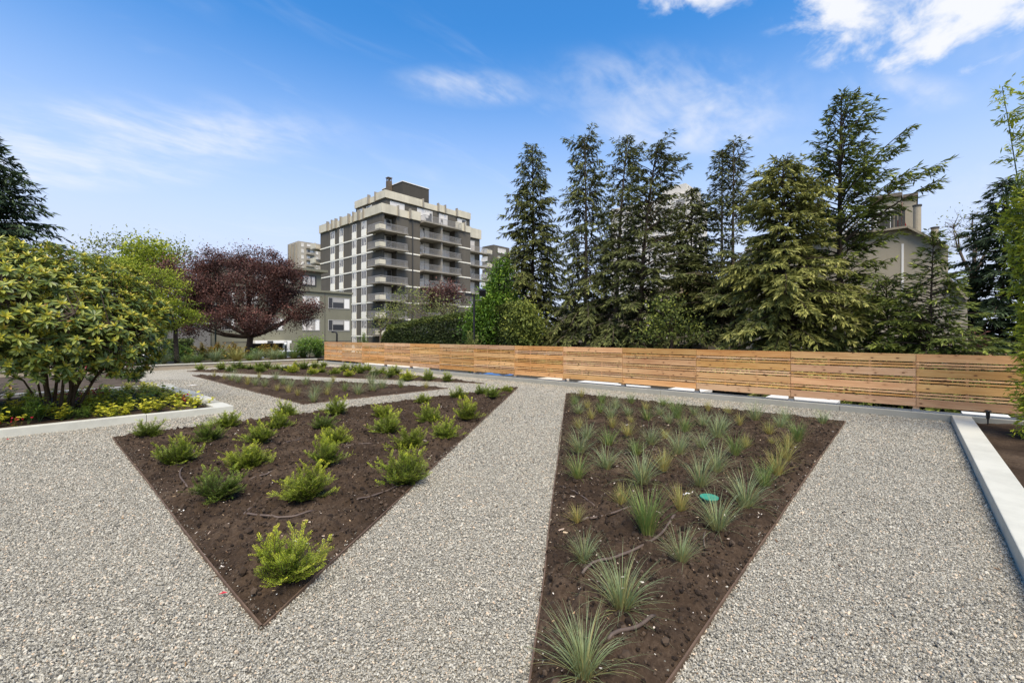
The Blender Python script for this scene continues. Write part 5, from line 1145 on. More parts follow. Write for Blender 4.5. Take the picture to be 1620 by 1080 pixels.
def window(parent, plane, pos, a0, a1, z0, z1, fr, gl, split=1, hs_=(), out=-1, t_=.05, proud=.05, name='window', label=None):
    """window on the plane x=pos (plane 'x') or y=pos ('y'), spanning a0..a1; frame proud, pane set back in it"""
    a0, a1 = min(a0, a1), max(a0, a1); f = MB(); gmb = MB()
    def b(mb, p0, p1, q0, q1, d0, d1):
        lo, hi = sorted((pos + out * d0, pos + out * d1))
        if plane == 'x': mb.box(lo, hi, p0, p1, q0, q1)
        else: mb.box(p0, p1, lo, hi, q0, q1)
    b(f, a0, a0 + t_, z0, z1, -.02, proud); b(f, a1 - t_, a1, z0, z1, -.02, proud); b(f, a0 + t_ + .001, a1 - t_ - .001, z0, z0 + t_, -.02, proud); b(f, a0 + t_ + .001, a1 - t_ - .001, z1 - t_, z1, -.02, proud)
    ed = [a0 + t_ + (a1 - a0 - 2 * t_) * k / split for k in range(split + 1)] if isinstance(split, int) else [a0 + t_] + [a0 + (a1 - a0) * q for q in split] + [a1 - t_]
    for k in ed[1:-1]: b(f, k - t_ * .4, k + t_ * .4, z0 + t_ + .001, z1 - t_ - .001, -.02, proud - .006)
    o = part(name, f, fr, parent, label=label)
    for p, q in zip(ed[:-1], ed[1:]):
        gmb = MB(); b(gmb, p + t_ * .2, q - t_ * .2, z0 + t_ * .6, z1 - t_ * .6, -.01, proud * .35); part('pane', gmb, gl, o)
    return o
def railing(mb, pts, z0, z1, step=.14):
    for (xa, ya), (xb, yb) in zip(pts[:-1], pts[1:]):
        d = math.hypot(xb - xa, yb - ya); n = max(2, int(d / step)); ux, uy = (xb - xa) / d, (yb - ya) / d
        for z in (z1 - .03, z0 + .08): mb.obox(((xa + xb) / 2, (ya + yb) / 2, z), (ux * d / 2, uy * d / 2, 0), (-uy * .025, ux * .025, 0), (0, 0, .025))
        for k in range(n + 1):
            x, y = xa + (xb - xa) * k / n, ya + (yb - ya) * k / n; mb.obox((x, y, (z0 + z1) / 2), (ux * .014, uy * .014, 0), (-uy * .014, ux * .014, 0), (0, 0, (z1 - z0) / 2 - .06))

# ---- the tower: near corner at (TX, TY)
TX, TY = 38.2, 62.1; TY2 = 83.8; TX2 = 57.0; FL = 2.745; Z8 = 18.07
floors = [Z8 - FL * k for k in range(8)]
tw = empty('apartment_tower', (47, 72, -1.66), 'dark eight storey apartment tower with cream panels and corner balconies', 'building')
mb = MB().box(TX, TX2, TY + 1.4, TY2, -1.66, 20.9)
bx0, bx1 = 45.4, 53.2; cx1 = 40.8
mb.box(cx1, bx0, TY, TY + 1.399, -1.66, 20.9).box(bx1, TX2, TY, TY + 1.399, -1.66, 20.9).box(TX + .001, TX + .35, TY + .003, TY + 1.399, -1.66, 20.9)
part('wall', mb, M['st_dark'], tw)
# added dark strip standing in for the pilaster slot on the right face
part('pilaster_slot', MB().box(43.75, 43.95, TY - .12, TY - .004, -1.66, 20.8), M['frame_dark'], tw)
# floor bands
for z in floors:
    part('floor_band', MB().box(TX - .07, TX - .004, TY + 2.0, TY2 + .05, z - .30, z - .10), M['cream'], tw)
    part('floor_band', MB().box(cx1 + .1, bx0 - .02, TY - .07, TY - .004, z - .30, z - .10), M['cream'], tw)
    part('floor_band', MB().box(bx1 + .02, TX2 + .05, TY - .07, TY - .004, z - .30, z - .10), M['cream'], tw)
# left face: four window strips, pane above, cream panel below
strips = [(572.2, 580), (557.4, 564), (537.2, 543.4), (523.3, 530)]
for a, b in strips:
    ya, yb = on_x(b, TX), on_x(a, TX)
    for z in floors + [floors[-1] - FL]:
        if z < -2: continue
        part('panel', MB().box(TX - .09, TX - .006, ya, yb, z - .08, z + 1.05), M['cream'], tw)
        window(tw, 'x', TX, ya + .02, yb - .02, z + 1.08, z + 2.40, M['white'], M['glass_strip'], 2, t_=.07, proud=.05)
# corner glazing, balconies
for k, z in enumerate(floors):
    window(tw, 'y', TY + 1.4, TX + .45, cx1 - .05, z + .06, z + 2.40, M['frame_grey'], M['glass_mixed'], 2, t_=.07, proud=.06, name='balcony_door')
    s = MB().prism([(TX - 1.15, TY - 1.15), (cx1 + 1.5, TY - 1.15), (cx1 + 1.5, TY - .004), (cx1 - .02, TY - .004), (cx1 - .02, TY + 1.3), (TX + .352, TY + 1.3), (TX + .352, TY - .002), (TX - .003, TY - .002), (TX - .003, TY + 2.6), (TX - 1.15, TY + 2.6)], z - .20, z - .01)
    bal = part('corner_balcony', s, M['slab'], tw)
    r = MB(); railing(r, [(TX - 1.1, TY + 2.5), (TX - 1.1, TY - 1.1), (cx1 + 1.42, TY - 1.1), (cx1 + 1.42, TY - .1)], z, z + 1.02)
    part('railing', r, M['rail'], bal)
    part('corner_panel', MB().box(TX - 1.17, TX - .15, TY - 1.19, TY - 1.13, z + .02, z + .72).box(TX - 1.19, TX - 1.13, TY - 1.125, TY + .15, z + .02, z + .72), M['parapet'], bal)
# bay of long balconies on the right face
for k, z in enumerate([20.85] + floors):
    top = k == 0
    if not top:
        window(tw, 'y', TY + 1.4, bx0 + .1, bx0 + 3.0, z + .06, z + 2.42, M['frame_grey'], M['glass_mixed'], (.3, .65), t_=.07, proud=.06, name='balcony_door')
        window(tw, 'y', TY + 1.4, bx0 + 5.0, bx1 - .15, z + .06, z + 2.42, M['frame_grey'], M['glass_mixed'], 2, t_=.07, proud=.06, name='balcony_door')
        part('balcony_divider', MB().box(bx0 + 3.9, bx0 + 4.15, TY - .9, TY + 1.39, z, z + 2.5), M['slab'], tw)
    bal = part('long_balcony', MB().box(bx0 + .02, bx1 + .55 if True else bx1, TY - 1.25, TY - .004, z - .22, z - .01).box(bx0 + .021, bx1 - .02, TY - .003, TY + 1.39, z - .22, z - .012), M['slab'], tw)
    r = MB(); railing(r, [(bx0 + .1, TY - .1), (bx0 + .1, TY - 1.2), (bx1 + .48, TY - 1.2), (bx1 + .48, TY - .1)], z, z + 1.02); part('railing', r, M['rail'], bal)
# parapet of the main block: stepped panels with fins
def parapet_run(plane, pos, a0, a1, z0, z1, cuts, out=-1):
    ed = [a0] + cuts + [a1]
    for i, (p, q) in enumerate(zip(ed[:-1], ed[1:])):
        lowr = .28 if i % 2 else 0; d = .16 if i % 2 else .30
        mb = MB()
        if plane == 'x': mb.box(pos - d, pos - .005, p + .01, q - .01, z0, z1 - lowr)
        else: mb.box(p + .01, q - .01, pos - d, pos - .005, z0, z1 - lowr)
        part('parapet_panel', mb, M['parapet'], tw)
        fb = MB()
        if i < len(ed) - 2:
            if plane == 'x': fb.box(pos - .55, pos - .006, q - .09, q + .09, z0 - .1, z1 + .18)
            else: fb.box(q - .09, q + .09, pos - .55, pos - .006, z0 - .1, z1 + .18)
            part('parapet_fin', fb, M['slab'], tw)
yc = [on_x(p, TX) for p in (578, 570, 562, 554.5, 542, 534, 528, 521)]
parapet_run('x', TX, TY - .3, TY2, 20.9, 22.35, yc)
parapet_run('y', TY, TX - .3, bx0 - .05, 20.9, 22.35, [on_y(p, TY) for p in (628, 647)])
parapet_run('y', TY, bx1 + .05, TX2, 20.9, 22.35, [55.2])
part('roof', MB().box(TX + .02, TX2 - .02, TY + .02, TY2 - .02, 20.905, 21.2), M['st_dark'], tw)
# set-back top storey
UX, UY = 39.9, 63.9; UX2, UY2 = 58.5, 73.5
part('top_storey_wall', MB().box(UX, UX2, UY, UY2, 21.21, 24.0), M['st_dark'], tw)
for a, b in ((UX + .8, UX + 3.6), (UX + 6.2, UX + 9.5), (UX + 11, UX + 13), (UX + 15.4, UX + 17.6)): window(tw, 'y', UY, a, b, 21.6, 23.7, M['white'], M['glass_mixed'], 2, t_=.1)
for a, b in ((UY + 4.2, UY + 6.0), (UY + 7.0, UY + 8.6)): window(tw, 'x', UX, a, b, 21.9, 23.7, M['white'], M['glass_mixed'], 2, t_=.1)
parapet_run('x', UX, UY - .3, UY2, 24.0, 25.25, [on_x(p, UX) for p in (597, 586)])
parapet_run('y', UY, UX - .3, UX2, 24.0, 25.25, [UX + 7.2, UX + 10.6, UX + 12.2, UX + 15])
part('top_roof', MB().box(UX + .02, UX2 - .02, UY + .02, UY2 - .02, 24.005, 24.4), M['st_dark'], tw)
ph = part('lift_house', MB().box(46.1, 52.0, 68.3, 75.0, 24.41, 29.3), stucco('rooftop box stucco', (.072, .066, .055), .15), tw)
part('lift_house_cap', MB().box(46.0, 52.1, 68.2, 75.1, 29.302, 29.45), M['white'], ph)
part('chimney', MB().box(45.2, 46.0, 71.5, 72.3, 24.41, 30.0).box(45.15, 46.05, 71.45, 72.35, 30.55, 30.7).box(45.25, 45.4, 71.55, 71.7, 30.001, 30.55).box(45.8, 45.95, 72.1, 72.25, 30.001, 30.55).box(45.8, 45.95, 71.55, 71.7, 30.001, 30.55).box(45.25, 45.4, 72.1, 72.25, 30.001, 30.55), M['bark_pale'], tw)
# rear wing on the right, with its own balconies
part('wing_wall', MB().box(TX2 + .01, 62.4, 65.2, 80, -1.66, 21.6), M['st_dark'], tw)
part('wing_parapet', MB().box(TX2 + .2, 62.6, 64.9, 65.18, 21.0, 22.9), M['parapet'], tw)
for z in floors:
    window(tw, 'y', 65.2, TX2 + .7, 61.0, z + .06, z + 2.4, M['frame_grey'], M['glass_curtain'], 2, t_=.08, name='balcony_door')
    bal = part('wing_balcony', MB().box(TX2 + .3, 64.4, 63.7, 65.19, z - .2, z - .01), M['slab'], tw)
    r = MB(); railing(r, [(TX2 + .4, 65.1), (TX2 + .4, 63.8), (64.3, 63.8), (64.3, 65.1)], z, z + 1.0); part('railing', r, M['rail'], bal)
    part('end_panel', MB().box(63.0, 64.42, 63.62, 63.68, z + .02, z + .8), M['parapet'], bal)
part('red_banner', MB().box(TX2 + 1.0, TX2 + 2.2, 65.06, 65.09, Z8 + .3, Z8 + 2.2), plain('faded red banner', (.55, .26, .24), .7, .2, .15, 2), tw)
for z in floors[:3]:
    bal = part('rear_balcony', MB().box(TX - .9, TX + 2, TY2 + .01, TY2 + 2.2, z - .2, z - .01), M['slab'], tw)
    part('rear_panel', MB().box(TX - .95, TX + 2, TY2 + 2.14, TY2 + 2.2, z, z + 1.0).box(TX - .95, TX - .89, TY2 + .02, TY2 + 2.13, z, z + 1.0), M['parapet'], bal)

# ---- the low green-grey building
LX1 = on_y(556, 56.0); LX0 = on_y(335, 56.0); LY = 56.0
lb = empty('low_building', (16, 60, -1.66), 'low grey-green apartment building behind the purple tree', 'building')
part('wall', MB().box(LX0, LX1, LY, LY + 12, -1.66, 7.0), M['st_green'], lb)
part('roof_edge', MB().box(LX0 - .1, LX1 + .15, LY - .18, LY + 12, 7.001, 7.25), M['st_green'], lb)
ux = on_y(508, LY + .3)
UL = on_y(352, LY + .3)
part('upper_wall', MB().box(UL, ux, LY + .3, LY + 11, 7.251, 9.55), M['st_green'], lb)
part('upper_roof', MB().box(UL - .3, ux + .6, LY - .35, LY + 11.4, 9.551, 9.85), M['st_green'], lb)
for z in (1.2, 4.1):
    for a, b, gl in ((540.0 - 12, 553.5, M['glass_dark']), (478, 506, M['glass_curtain']), (420, 448, M['glass_dark']), (385, 408, M['glass_curtain']), (350, 372, M['glass_dark'])):
        x0, x1 = on_y(a - 9 if a > 520 else a, LY), on_y(b, LY)
        o = window(lb, 'y', LY, x0, x1, z + .9, z + 2.35, M['frame_grey'], gl, (.2, .72), t_=.07)
        part('blind', MB().box(x0 + (x1 - x0) * .735, x1 - .09, LY - .025, LY - .0185, z + 1.0, z + 2.25), M['white'], o)
        part('blind', MB().box(x0 + (x1 - x0) * .22, x0 + (x1 - x0) * .70, LY - .026, LY - .0186, z + 1.72, z + 2.25), M['frame_grey'], o)
for a, b in ((477, 500), (440, 463), (400, 425)):
    window(lb, 'y', LY + .3, on_y(a, LY + .3), on_y(b, LY + .3), 7.75, 9.05, M['frame_dark'], M['glass_curtain'], 3, t_=.13, proud=.08)
part('wall_joint', MB().box(on_y(514, LY) - .03, on_y(514, LY) + .03, LY - .02, LY - .003, -1.5, 6.98), M['frame_dark'], lb)
part('wall_joint', MB().box(LX0 + 1, LX1 - .02, LY - .021, LY - .0031, .72, .78), M['frame_dark'], lb)
ex0, ex1 = on_y(398, LY), on_y(446, LY)
part('entrance', MB().box(ex0, ex1, LY - .04, LY - .005, -1.2, .55), plain('dark entrance', (.012, .012, .012), .6, .2, .1, 2), lb)
cp_ = part('canopy', MB().box(on_y(402, 54), on_y(459, 54), 53.6, LY - .01, .62, .92), M['white'], lb)
sx0, sx1 = on_y(423, 53.6), on_y(432, 53.6)
part('canopy_sign', MB().box(sx0, sx1, 53.55, 53.595, .64, .90), M['frame_dark'], cp_)
part('entrance_pillar', MB().box(ex1 + .05, ex1 + .75, LY - .35, LY - .006, -1.2, .61), M['white'], lb)
# wing left of the entrance, in one even dark grey
dw = empty('garage_block', (4, 50, -1.66), 'dark grey low block under the maple branches', 'building')
part('wall', MB().box(-8, on_y(352, 48), 48.0 + 4, 55.9, -1.66, 2.6), stucco('dark grey stucco', (.16, .155, .14), .15), dw)
part('roof_edge', MB().box(-8.1, on_y(352, 48) + .1, 47.9 + 4, 55.9, 2.601, 2.75), M['frame_grey'], dw)

# ---- far towers
def far_tower(name, label, x0, x1, y0, y1, z1, mat, nfl, colx, coly, fl=2.8, group='towers in the distance', cap=None):
    e = empty(name, ((x0 + x1) / 2, (y0 + y1) / 2, -1.66), label, 'building', group)
    part('wall', MB().box(x0, x1, y0, y1, -1.66, z1), mat, e)
    for k in range(nfl):
        z = z1 - 2.9 - k * fl
        for a, b in coly:
            window(e, 'x', x0, y0 + a, y0 + b, z + .5, z + 2.0, M['white'], M['glass_curtain'], 1, t_=.15, proud=.1)
        for a, b, bal in colx:
            window(e, 'y', y0, x0 + a, x0 + b, z + .5, z + 2.1, M['white'], M['glass_mixed'] if bal else M['glass_curtain'], 2, t_=.12, proud=.1)
            if bal:
                part('balcony', MB().box(x0 + a - .5, x0 + b + .5, y0 - 1.3, y0 - .12, z - .15, z + .05).box(x0 + a - .5, x0 + b + .5, y0 - 1.3, y0 - 1.2, z + .051, z + .85), M['slab'], e)
    if cap: part('roof_block', MB().box(*cap), mat, e)
    return e
# left distant tower: near corner seen at px 473
Zf = 205.; cx_, cy_, _ = dp(472, HY, Zf); zt = dp(472, 381, Zf)[2]
xr = on_y(509, cy_); yl = on_x(455, cx_)
ft = far_tower('distant_tower', 'pale distant tower block left of the dark tower', cx_, xr, cy_, yl, zt, stucco('pale far concrete', (.36, .33, .27), .15), 8, [((xr - cx_) * .12, (xr - cx_) * .22, 0), ((xr - cx_) * .36, (xr - cx_) * .62, 1), ((xr - cx_) * .74, (xr - cx_) * .84, 0)], [], cap=None)
for q in (.12, .4, .7): part('rib', MB().box(cx_ - .8, cx_ - .01, cy_ + (yl - cy_) * q, cy_ + (yl - cy_) * (q + .12), -1.6, zt - 1), M['slab'], ft)
Zf = 150.; cx_, cy_, _ = dp(781, HY, Zf); zt = dp(781, 387, Zf)[2]
far_tower('distant_block', 'grey distant block between the tower and narrow spruce', cx_, on_y(806, cy_), cy_, on_x(763, cx_), zt, M['st_dark'], 9, [(2, 6, 0), (8, 12, 0), (14, 18, 1)], [(3, 6), (9, 12)])
Zf = 88.; cx_, cy_, _ = dp(1090, HY, Zf); zt = dp(1090, 305, Zf)[2]
xr = on_y(1119, cy_); yl = on_x(966, cx_)
wt = far_tower('white_tower', 'pale tower block glimpsed between the spruce trunks', cx_, xr, cy_, yl, zt, stucco('pale tower stucco', (.62, .59, .52), .12), 11, [((xr - cx_) * .15, (xr - cx_) * .8, 0)], [((yl - cy_) * q, (yl - cy_) * (q + .12)) for q in (.04, .22, .40, .58, .78)], cap=(cx_ + 1, xr - 1, cy_ + 1, cy_ + 6, zt + .01, zt + 2.4))

# ---- beige house with the sloping gable, at right behind the conifers
BX = 20.5
hb = empty('beige_house', (24, 2, -.32), 'beige stuccoed house with sloping gable and roof terrace behind the conifers', 'building')
def pt(px, py): return (on_x(px, BX), dp(px, py, depth(BX, on_x(px, BX)))[2])
out = [pt(1180, 560), pt(1180, 398), pt(1436, 362), pt(1500, 394), pt(1500, 442), pt(1530, 476), pt(1532, 560)]
n = len(out); v = [(BX, y, z) for y, z in out] + [(BX + 9, y, z) for y, z in out]
mb = MB(); mb.add(v, np.zeros((0, 4), int)); mb.f.append(np.array([list(range(n))])); mb.f.append(np.array([list(range(n, 2 * n))[::-1]])); mb.f.append(np.array([[i + n, (i + 1) % n + n, (i + 1) % n, i] for i in range(n)]))
part('wall', mb, M['st_beige'], hb)
def slope_strip(a, b, th=.07, over=.03):
    (ya, za), (yb, zb) = a, b; d = math.hypot(yb - ya, zb - za); uy, uz = (yb - ya) / d, (zb - za) / d
    return MB().obox((BX + 4.4, (ya + yb) / 2, (za + zb) / 2 + th / 2 + .004), (4.6 + over, 0, 0), (0, uy * d / 2, uz * d / 2), (0, -uz * th / 2, uy * th / 2))
for a, b in ((1, 2), (2, 3), (4, 5)): part('roof_edge', slope_strip(out[a], out[b]), stucco('beige roof edge', (.30, .265, .20), .1), hb)
part('wall_joint', MB().box(BX - .02, BX - .003, on_x(1428, BX) - .03, on_x(1428, BX) + .03, 2.5, out[2][1] - .5), M['white'], hb)
# terrace rail with lattice, set-back penthouse
ty0, tz0 = pt(1430, 361)
def raily(px): y, z = pt(px, 398 + (362 - 398) * (px - 1180) / 256.); return y, z + .13
rl = part('terrace_rail', MB(), M['frame_grey'], hb) if False else None
for pa, pb, kind in ((1360, 1392, 'lattice'), (1392, 1432, 'boards'), (1290, 1360, 'lattice')):
    (ya, za), (yb, zb) = raily(pa), raily(pb); zt = max(za, zb) + .62
    fr = MB().box(BX + .1, BX + .18, min(ya, yb), max(ya, yb), zt - .06, zt)
    o = part('terrace_rail', fr, M['frame_dark'], hb)
    lo, hi = min(ya, yb), max(ya, yb)
    if kind == 'boards':
        k = lo
        while k < hi - .05: part('rail_board', MB().box(BX + .12, BX + .15, k, min(k + .085, hi), zb, zt - .061), M['frame_dark'], o); k += .1
    else:
        la = MB(); hgt = zt - .06 - min(za, zb); k = lo - hgt
        while k < hi:
            for sg in (1, -1):
                a = np.array([k if sg == 1 else k + hgt, zt - .06 - hgt]); b = np.array([k + hgt if sg == 1 else k, zt - .06])
                m0 = (a + b) / 2; d = (b - a) / 2; la.obox((BX + .13 + .012 * sg, np.clip(m0[0], lo, hi), m0[1]), (.005, 0, 0), (0, d[0], d[1]), (0, -d[1] * .05, d[0] * .05))
            k += .14
        lo_ = part('lattice', la, M['frame_grey'], o)
PX_ = BX + 2.2
def pt2(px, py): y = on_x(px, PX_); return y, dp(px, py, depth(PX_, y))[2]
(pa, za), (pb, zb) = pt2(1378, 318), pt2(1425, 360); (pc, zc) = pt2(1450, 318)
part('penthouse', MB().box(PX_, PX_ + 4, pb, pa, za - 3.2, za), M['st_beige'], hb)
part('penthouse_step', MB().box(PX_ + .3, PX_ + 4, pc, pb - .01, za - 3.2, za - .02), M['st_beige'], hb)
part('penthouse_roof', MB().box(PX_ - .1, PX_ + 4.1, pb - .05, pa + .05, za + .003, za + .14), stucco('brown coping', (.16, .135, .105), .1), hb)
part('penthouse_roof', MB().box(PX_ + .2, PX_ + 4.1, pc - .05, pb - .06, za - .017, za + .10), stucco('brown step coping', (.16, .135, .105), .1), hb)
(wa, z1_), (wb, z2_) = pt2(1382, 333), pt2(1414, 352); window(hb, 'x', PX_, wa, wb, z2_ - .3, z1_, M['white'], M['glass_dark'], 1, t_=.16, proud=.06)
for px, ytop, ybot, r_ in ((1451, 327, 372, .11), (1479, 362, 400, .10)):
    y = on_x(px, BX + 1.0); Zc = depth(BX + 1.0, y); zt_, zb_ = dp(px, ytop, Zc)[2], dp(px, ybot, Zc)[2] - 1.0
    o = part('chimney', MB().tube([(BX + 1.0, y, zb_), (BX + 1.0, y, zt_)], r_, 14), M['st_beige'], hb); part('chimney_cap', MB().tube([(BX + 1.0, y, zt_ + .004), (BX + 1.0, y, zt_ + .06)], r_ * 1.2, 14), M['frame_dark'], o)
# flag on the terrace
y, z = pt2(1424, 340); fx = BX + .3; y = on_x(1427, fx); Zc = depth(fx, y); zt_ = dp(1427, 320, Zc)[2]; zb_ = dp(1427, 362, Zc)[2]
fl = empty('flag', (fx, y, zb_), 'limp red and white flag hanging on the roof terrace', 'flag')
part('pole', MB().tube([(fx, y, zb_), (fx, y, zt_)], .012, 6), plain('pole', (.4, .2, .15), .6, .2, .1, 5), fl)
def cloth(u0, u1):
    mb = MB(); us = np.linspace(u0, u1, 5); vs_ = np.linspace(0, 1, 8); U, V = np.meshgrid(us, vs_, indexing='ij')
    zt2 = dp(1427, 339, Zc)[2]; yy = y + .02 - .25 * (U - .5) * (.4 + .9 * V) ; xx = fx + .05 + .04 * np.sin(U * 14 + V * 2); zz = zt2 - (zt2 - zb_ - .05) * V - .05 * U
    P = np.stack([xx, yy, zz], -1); g_ = np.arange(40).reshape(5, 8); f = np.stack([g_[:-1, :-1], g_[1:, :-1], g_[1:, 1:], g_[:-1, 1:]], -1).reshape(-1, 4)
    return mb.add(P.reshape(-1, 3), f)
redc = plain('red cloth', (.50, .03, .04), .8, .1, .15, 8)
part('red_stripe', cloth(0, .34), redc, fl, smooth=True); part('white_stripe', cloth(.34, .62), M['white'], fl, smooth=True); part('red_stripe', cloth(.62, 1), redc, fl, smooth=True)

# ---- beige low house behind the spruces
HX = 26.0; ya, yb = on_x(1190, HX), on_x(880, HX)
hs2 = empty('garden_house', (30, (ya + yb) / 2, -.32), 'shaded beige house wall behind the spruce trunks', 'building')
part('wall', MB().box(HX, HX + 7, ya, on_x(1120, HX), -.32, 4.2).box(HX, HX + 7, on_x(985, HX), yb, -.32, 3.4).box(HX + 1.6, HX + 7, on_x(1120, HX) + .01, on_x(985, HX) - .01, -.32, 4.6), M['st_beige'], hs2)
for a, b in ((990, 1008), (1018, 1036), (1042, 1060), (1085, 1112)): window(hs2, 'x', HX + 1.6, on_x(a, HX + 1.6), on_x(b, HX + 1.6), 1.3, 3.6, M['white'], M['glass_mixed'], 2, t_=.12)
part('deck', MB().box(HX - .8, HX + 1.59, on_x(1118, HX), on_x(1000, HX), .75, 1.0), M['frame_dark'], hs2)
r = MB(); railing(r, [(HX - .7, on_x(1118, HX)), (HX - .7, on_x(1000, HX))], 1.0, 1.95, .16); part('deck_railing', r, M['frame_dark'], hs2)
part('awning', MB().box(HX + 1.0, HX + 1.59, on_x(1102, HX + 1.3), on_x(1074, HX + 1.3), 3.7, 4.1), plain('ochre awning', (.45, .26, .09), .8, .1, .15, 2), hs2)
part('roof_edge', MB().box(HX - .15, HX + 7, ya - .1, on_x(1120, HX), 4.201, 4.35).box(HX - .15, HX + 7, on_x(985, HX), yb + .1, 3.401, 3.55), M['frame_grey'], hs2)

# ================================================================== street things
def lamp(label, px, Z, ytop, zb):
    x, y, _ = dp(px, HY, Z); zt = dp(px, ytop, Z)[2]; e = empty('lamp_post', (x, y, zb), label, 'lamp')
    part('pole', MB().tube([(x, y, zb), (x, y, zt - .1)], [.06, .05], 10), M['metal_black'], e)
    a = np.array([CA, -SA, 0])
    part('cross_arm', MB().tube([np.array([x, y, zt - .45]) - a * .35, np.array([x, y, zt - .42]), np.array([x, y, zt - .4]) + a * .4], .02, 6), M['metal_black'], e)
    for sg, off, tl in ((-1, .28, .05), (1, .42, .5)):
        c = np.array([x, y, zt - .12 if sg < 0 else zt - .02]) + a * sg * off
        dv = np.array([SA, CA, 0]); ax = a * .16; ay = dv * .10 * math.cos(tl) + np.array([0, 0, .10]) * math.sin(tl); az = np.cross(ax, ay); az = az / np.linalg.norm(az) * (.07 if sg < 0 else .16)
        h = part('lamp_head', MB().obox(c, ax, ay, az), M['metal_black'], e, bevel=.01); part('lens', MB().obox(c - np.sign(az[2]) * az * 1.02, ax * .85, ay * .85, az * .05), M['frame_grey'], h)
lamp('black lamp post with two floodlights before the hedge', 750, 21.9, 462, -.32)
x, y, _ = dp(341, HY, 31); e = empty('street_pole', (x, y, -.7), 'thin dark pole under the purple tree', 'pole')
part('pole', MB().tube([(x, y, -.7), (x, y, 3.4)], [.06, .05], 8), plain('dark green pole', (.02, .035, .028), .5, .3, .1, 5), e)
part('pole_base', MB().tube([(x, y, -.72), (x, y, -.4)], [.11, .09], 10), M['metal_black'], e); part('lamp_head', MB().tube([(x, y, 3.41), (x, y, 3.6), (x, y, 3.8)], [.12, .2, .05], 10), M['metal_black'], e)
x, y, _ = dp(452, HY, 24.9); e = empty('bollard_light', (x, y, .17), 'black bollard light with pale lamp on the far wall planting', 'light')
part('post', MB().tube([(x, y, .17), (x, y, .93)], .055, 12), M['metal_black'], e); part('lamp_glass', MB().tube([(x, y, .932), (x, y, 1.02), (x, y, 1.14)], [.06, .085, .075], 12), plain('frosted glass', (.72, .72, .68), .3, .5, .05, 5), e, smooth=True)
part('cap', MB().tube([(x, y, 1.142), (x, y, 1.17), (x, y, 1.23)], [.10, .09, .02], 12), M['frame_grey'], e)
x, y, _ = dp(533, HY, 27); z1 = dp(533, 525, 27)[2]; a = np.array([CA, -SA, 0]); s = np.linspace(0, math.pi / 2, 7)
P = [np.array([x, y, -.3]), np.array([x, y, z1 - .14])] + [np.array([x, y, z1 - .14]) + np.array([0, 0, .14]) * math.sin(q) - a * .14 * (1 - math.cos(q)) for q in s[1:]] + [np.array([x, y, z1]) - a * .32]
one('vent_pipe', MB().tube(P, .05, 10), M['metal_black'], 'black gooseneck vent pipe rising behind the fence end', 'pipe', origin=(x, y, -.3), smooth=True)

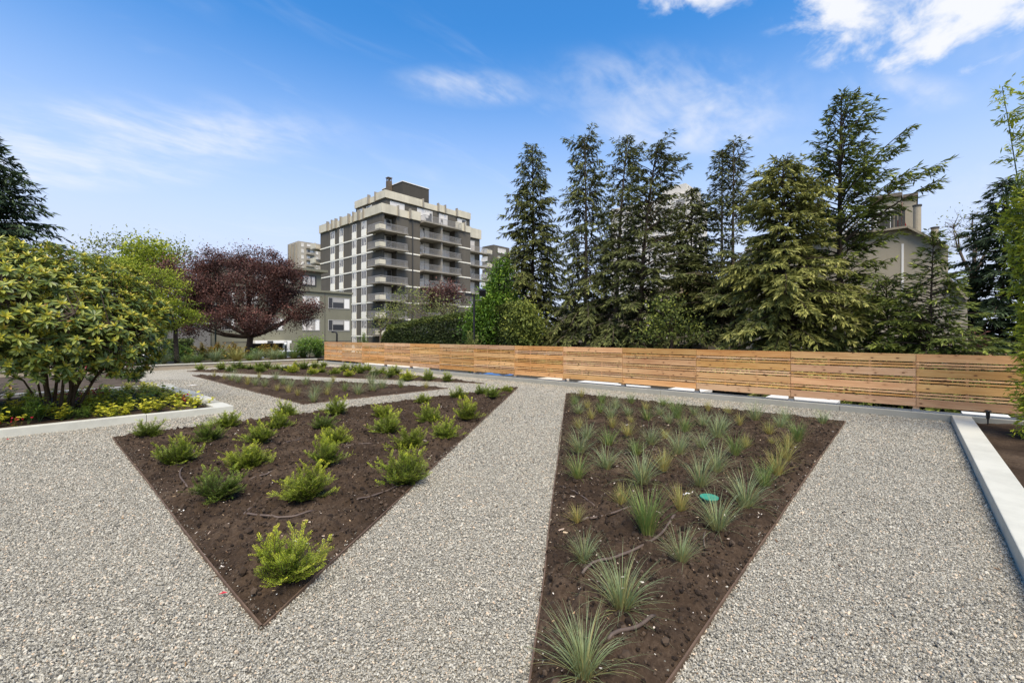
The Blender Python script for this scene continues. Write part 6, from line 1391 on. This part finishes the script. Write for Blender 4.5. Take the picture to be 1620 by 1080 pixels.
# ---- cars parked in the street
def car(cx, cy, z, label, hatch):
    e = empty('parked_car', (cx, cy, z), label, 'car', 'cars parked in the street'); W = .88; Ln = 2.2
    prof = [(-2.2, .35), (-2.22, .62), (-2.12, .86), (-1.35, .96), (-.75, 1.36), (-.3, 1.46), (.7, 1.47), (1.5, 1.38 if hatch else 1.30), (1.95, 1.02), (2.18, .9), (2.22, .55), (2.18, .32)]
    mb = MB(); n = len(prof); ws = [(-1, .0), (-.92, .0), (.92, .0), (1, .0)]
    v = []
    for k, q in enumerate((-1, -.86, .86, 1)):
        for (px_, pz) in prof:
            inset = 0.0
            if pz > .98: inset = (pz - .98) * .36
            yy_ = q * (W - inset) if abs(q) == 1 else q * (W - inset)
            zz_ = pz - (.05 if abs(q) == 1 and pz > .5 else 0) ; xx_ = px_ * (.985 if abs(q) == 1 else 1)
            v.append((cx + xx_, cy + yy_, z + zz_))
    mb.add(v, np.zeros((0, 4), int)); f = []
    for k in range(3):
        for i in range(n): j = (i + 1) % n; f.append([k * n + i, k * n + j, (k + 1) * n + j, (k + 1) * n + i])
    mb.f.append(np.array(f)); mb.f.append(np.array([list(range(n))[::-1]])); mb.f.append(np.array([list(range(3 * n, 4 * n))]))
    m, t, p = base_mat('white car paint', .25, .5); p.inputs['Base Color'].default_value = (.72, .72, .72, 1); p.inputs['Coat Weight'].default_value = .5
    part('body', mb, m, e, smooth=False, bevel=.03)
    for sg in (-1, 1):
        for xa, xb, sl in ((-.95, -.12, .28), (-.04, .78, 0), (.86, 1.5, -.22)):
            zc0, zc1 = .99, 1.36; ys = lambda zz: cy + sg * (W - (zz - .98) * .36 + .004) 
            v = [(cx + xa, ys(zc0), z + zc0), (cx + xb, ys(zc0), z + zc0), (cx + xb + (sl if sl < 0 else 0), ys(zc1), z + zc1), (cx + xa + (sl if sl > 0 else 0), ys(zc1), z + zc1)]
            v2 = [(a_, b_ + sg * .006, c_) for a_, b_, c_ in v]
            part('window', MB().add(v + v2, [(0, 1, 2, 3), (7, 6, 5, 4), (0, 4, 5, 1), (1, 5, 6, 2), (2, 6, 7, 3), (3, 7, 4, 0)]), M['glass_dark'], e)
        for wx in (-1.38, 1.36):
            w = part('wheel', MB().tube([(cx + wx, cy + sg * (W - .18), z + .32), (cx + wx, cy + sg * (W + .015), z + .32)], .32, 20), plain('tyre', (.02, .02, .02), .9, .1, .1, 5), e)
            part('rim', MB().tube([(cx + wx, cy + sg * (W + .016), z + .32), (cx + wx, cy + sg * (W + .03), z + .32)], [.2, .18], 14), foot_m, w)
        part('headlight', MB().box(cx - 2.235, cx - 2.16, cy + sg * .66 - .15, cy + sg * .66 + .15, z + .66, z + .8), M['white'], e)
    for xs_, nm in (((-1.33, .985, -.78, 1.345), 'windscreen'), ((1.93, 1.05, 1.53, 1.36), 'rear_window')):
        a_, b_, c_, d_ = xs_; dn = -.012 if a_ < 0 else .012
        v = [(cx + a_ + dn, cy - .66, z + b_ + .01), (cx + a_ + dn, cy + .66, z + b_ + .01), (cx + c_ + dn, cy + .6, z + d_ + .012), (cx + c_ + dn, cy - .6, z + d_ + .012)]
        v2 = [(p_ + dn, q_, r_ + .006) for p_, q_, r_ in v]
        part(nm, MB().add(v + v2, [(0, 1, 2, 3), (7, 6, 5, 4), (0, 4, 5, 1), (1, 5, 6, 2), (2, 6, 7, 3), (3, 7, 4, 0)]), M['glass_dark'], e)
car(on_y(443, 42.2), 42.2, -1.31, 'white car parked in the street behind the bollard light', True)
car(on_y(222, 42.2), 42.2, -1.31, 'white car glimpsed below the rhododendron leaves', False)
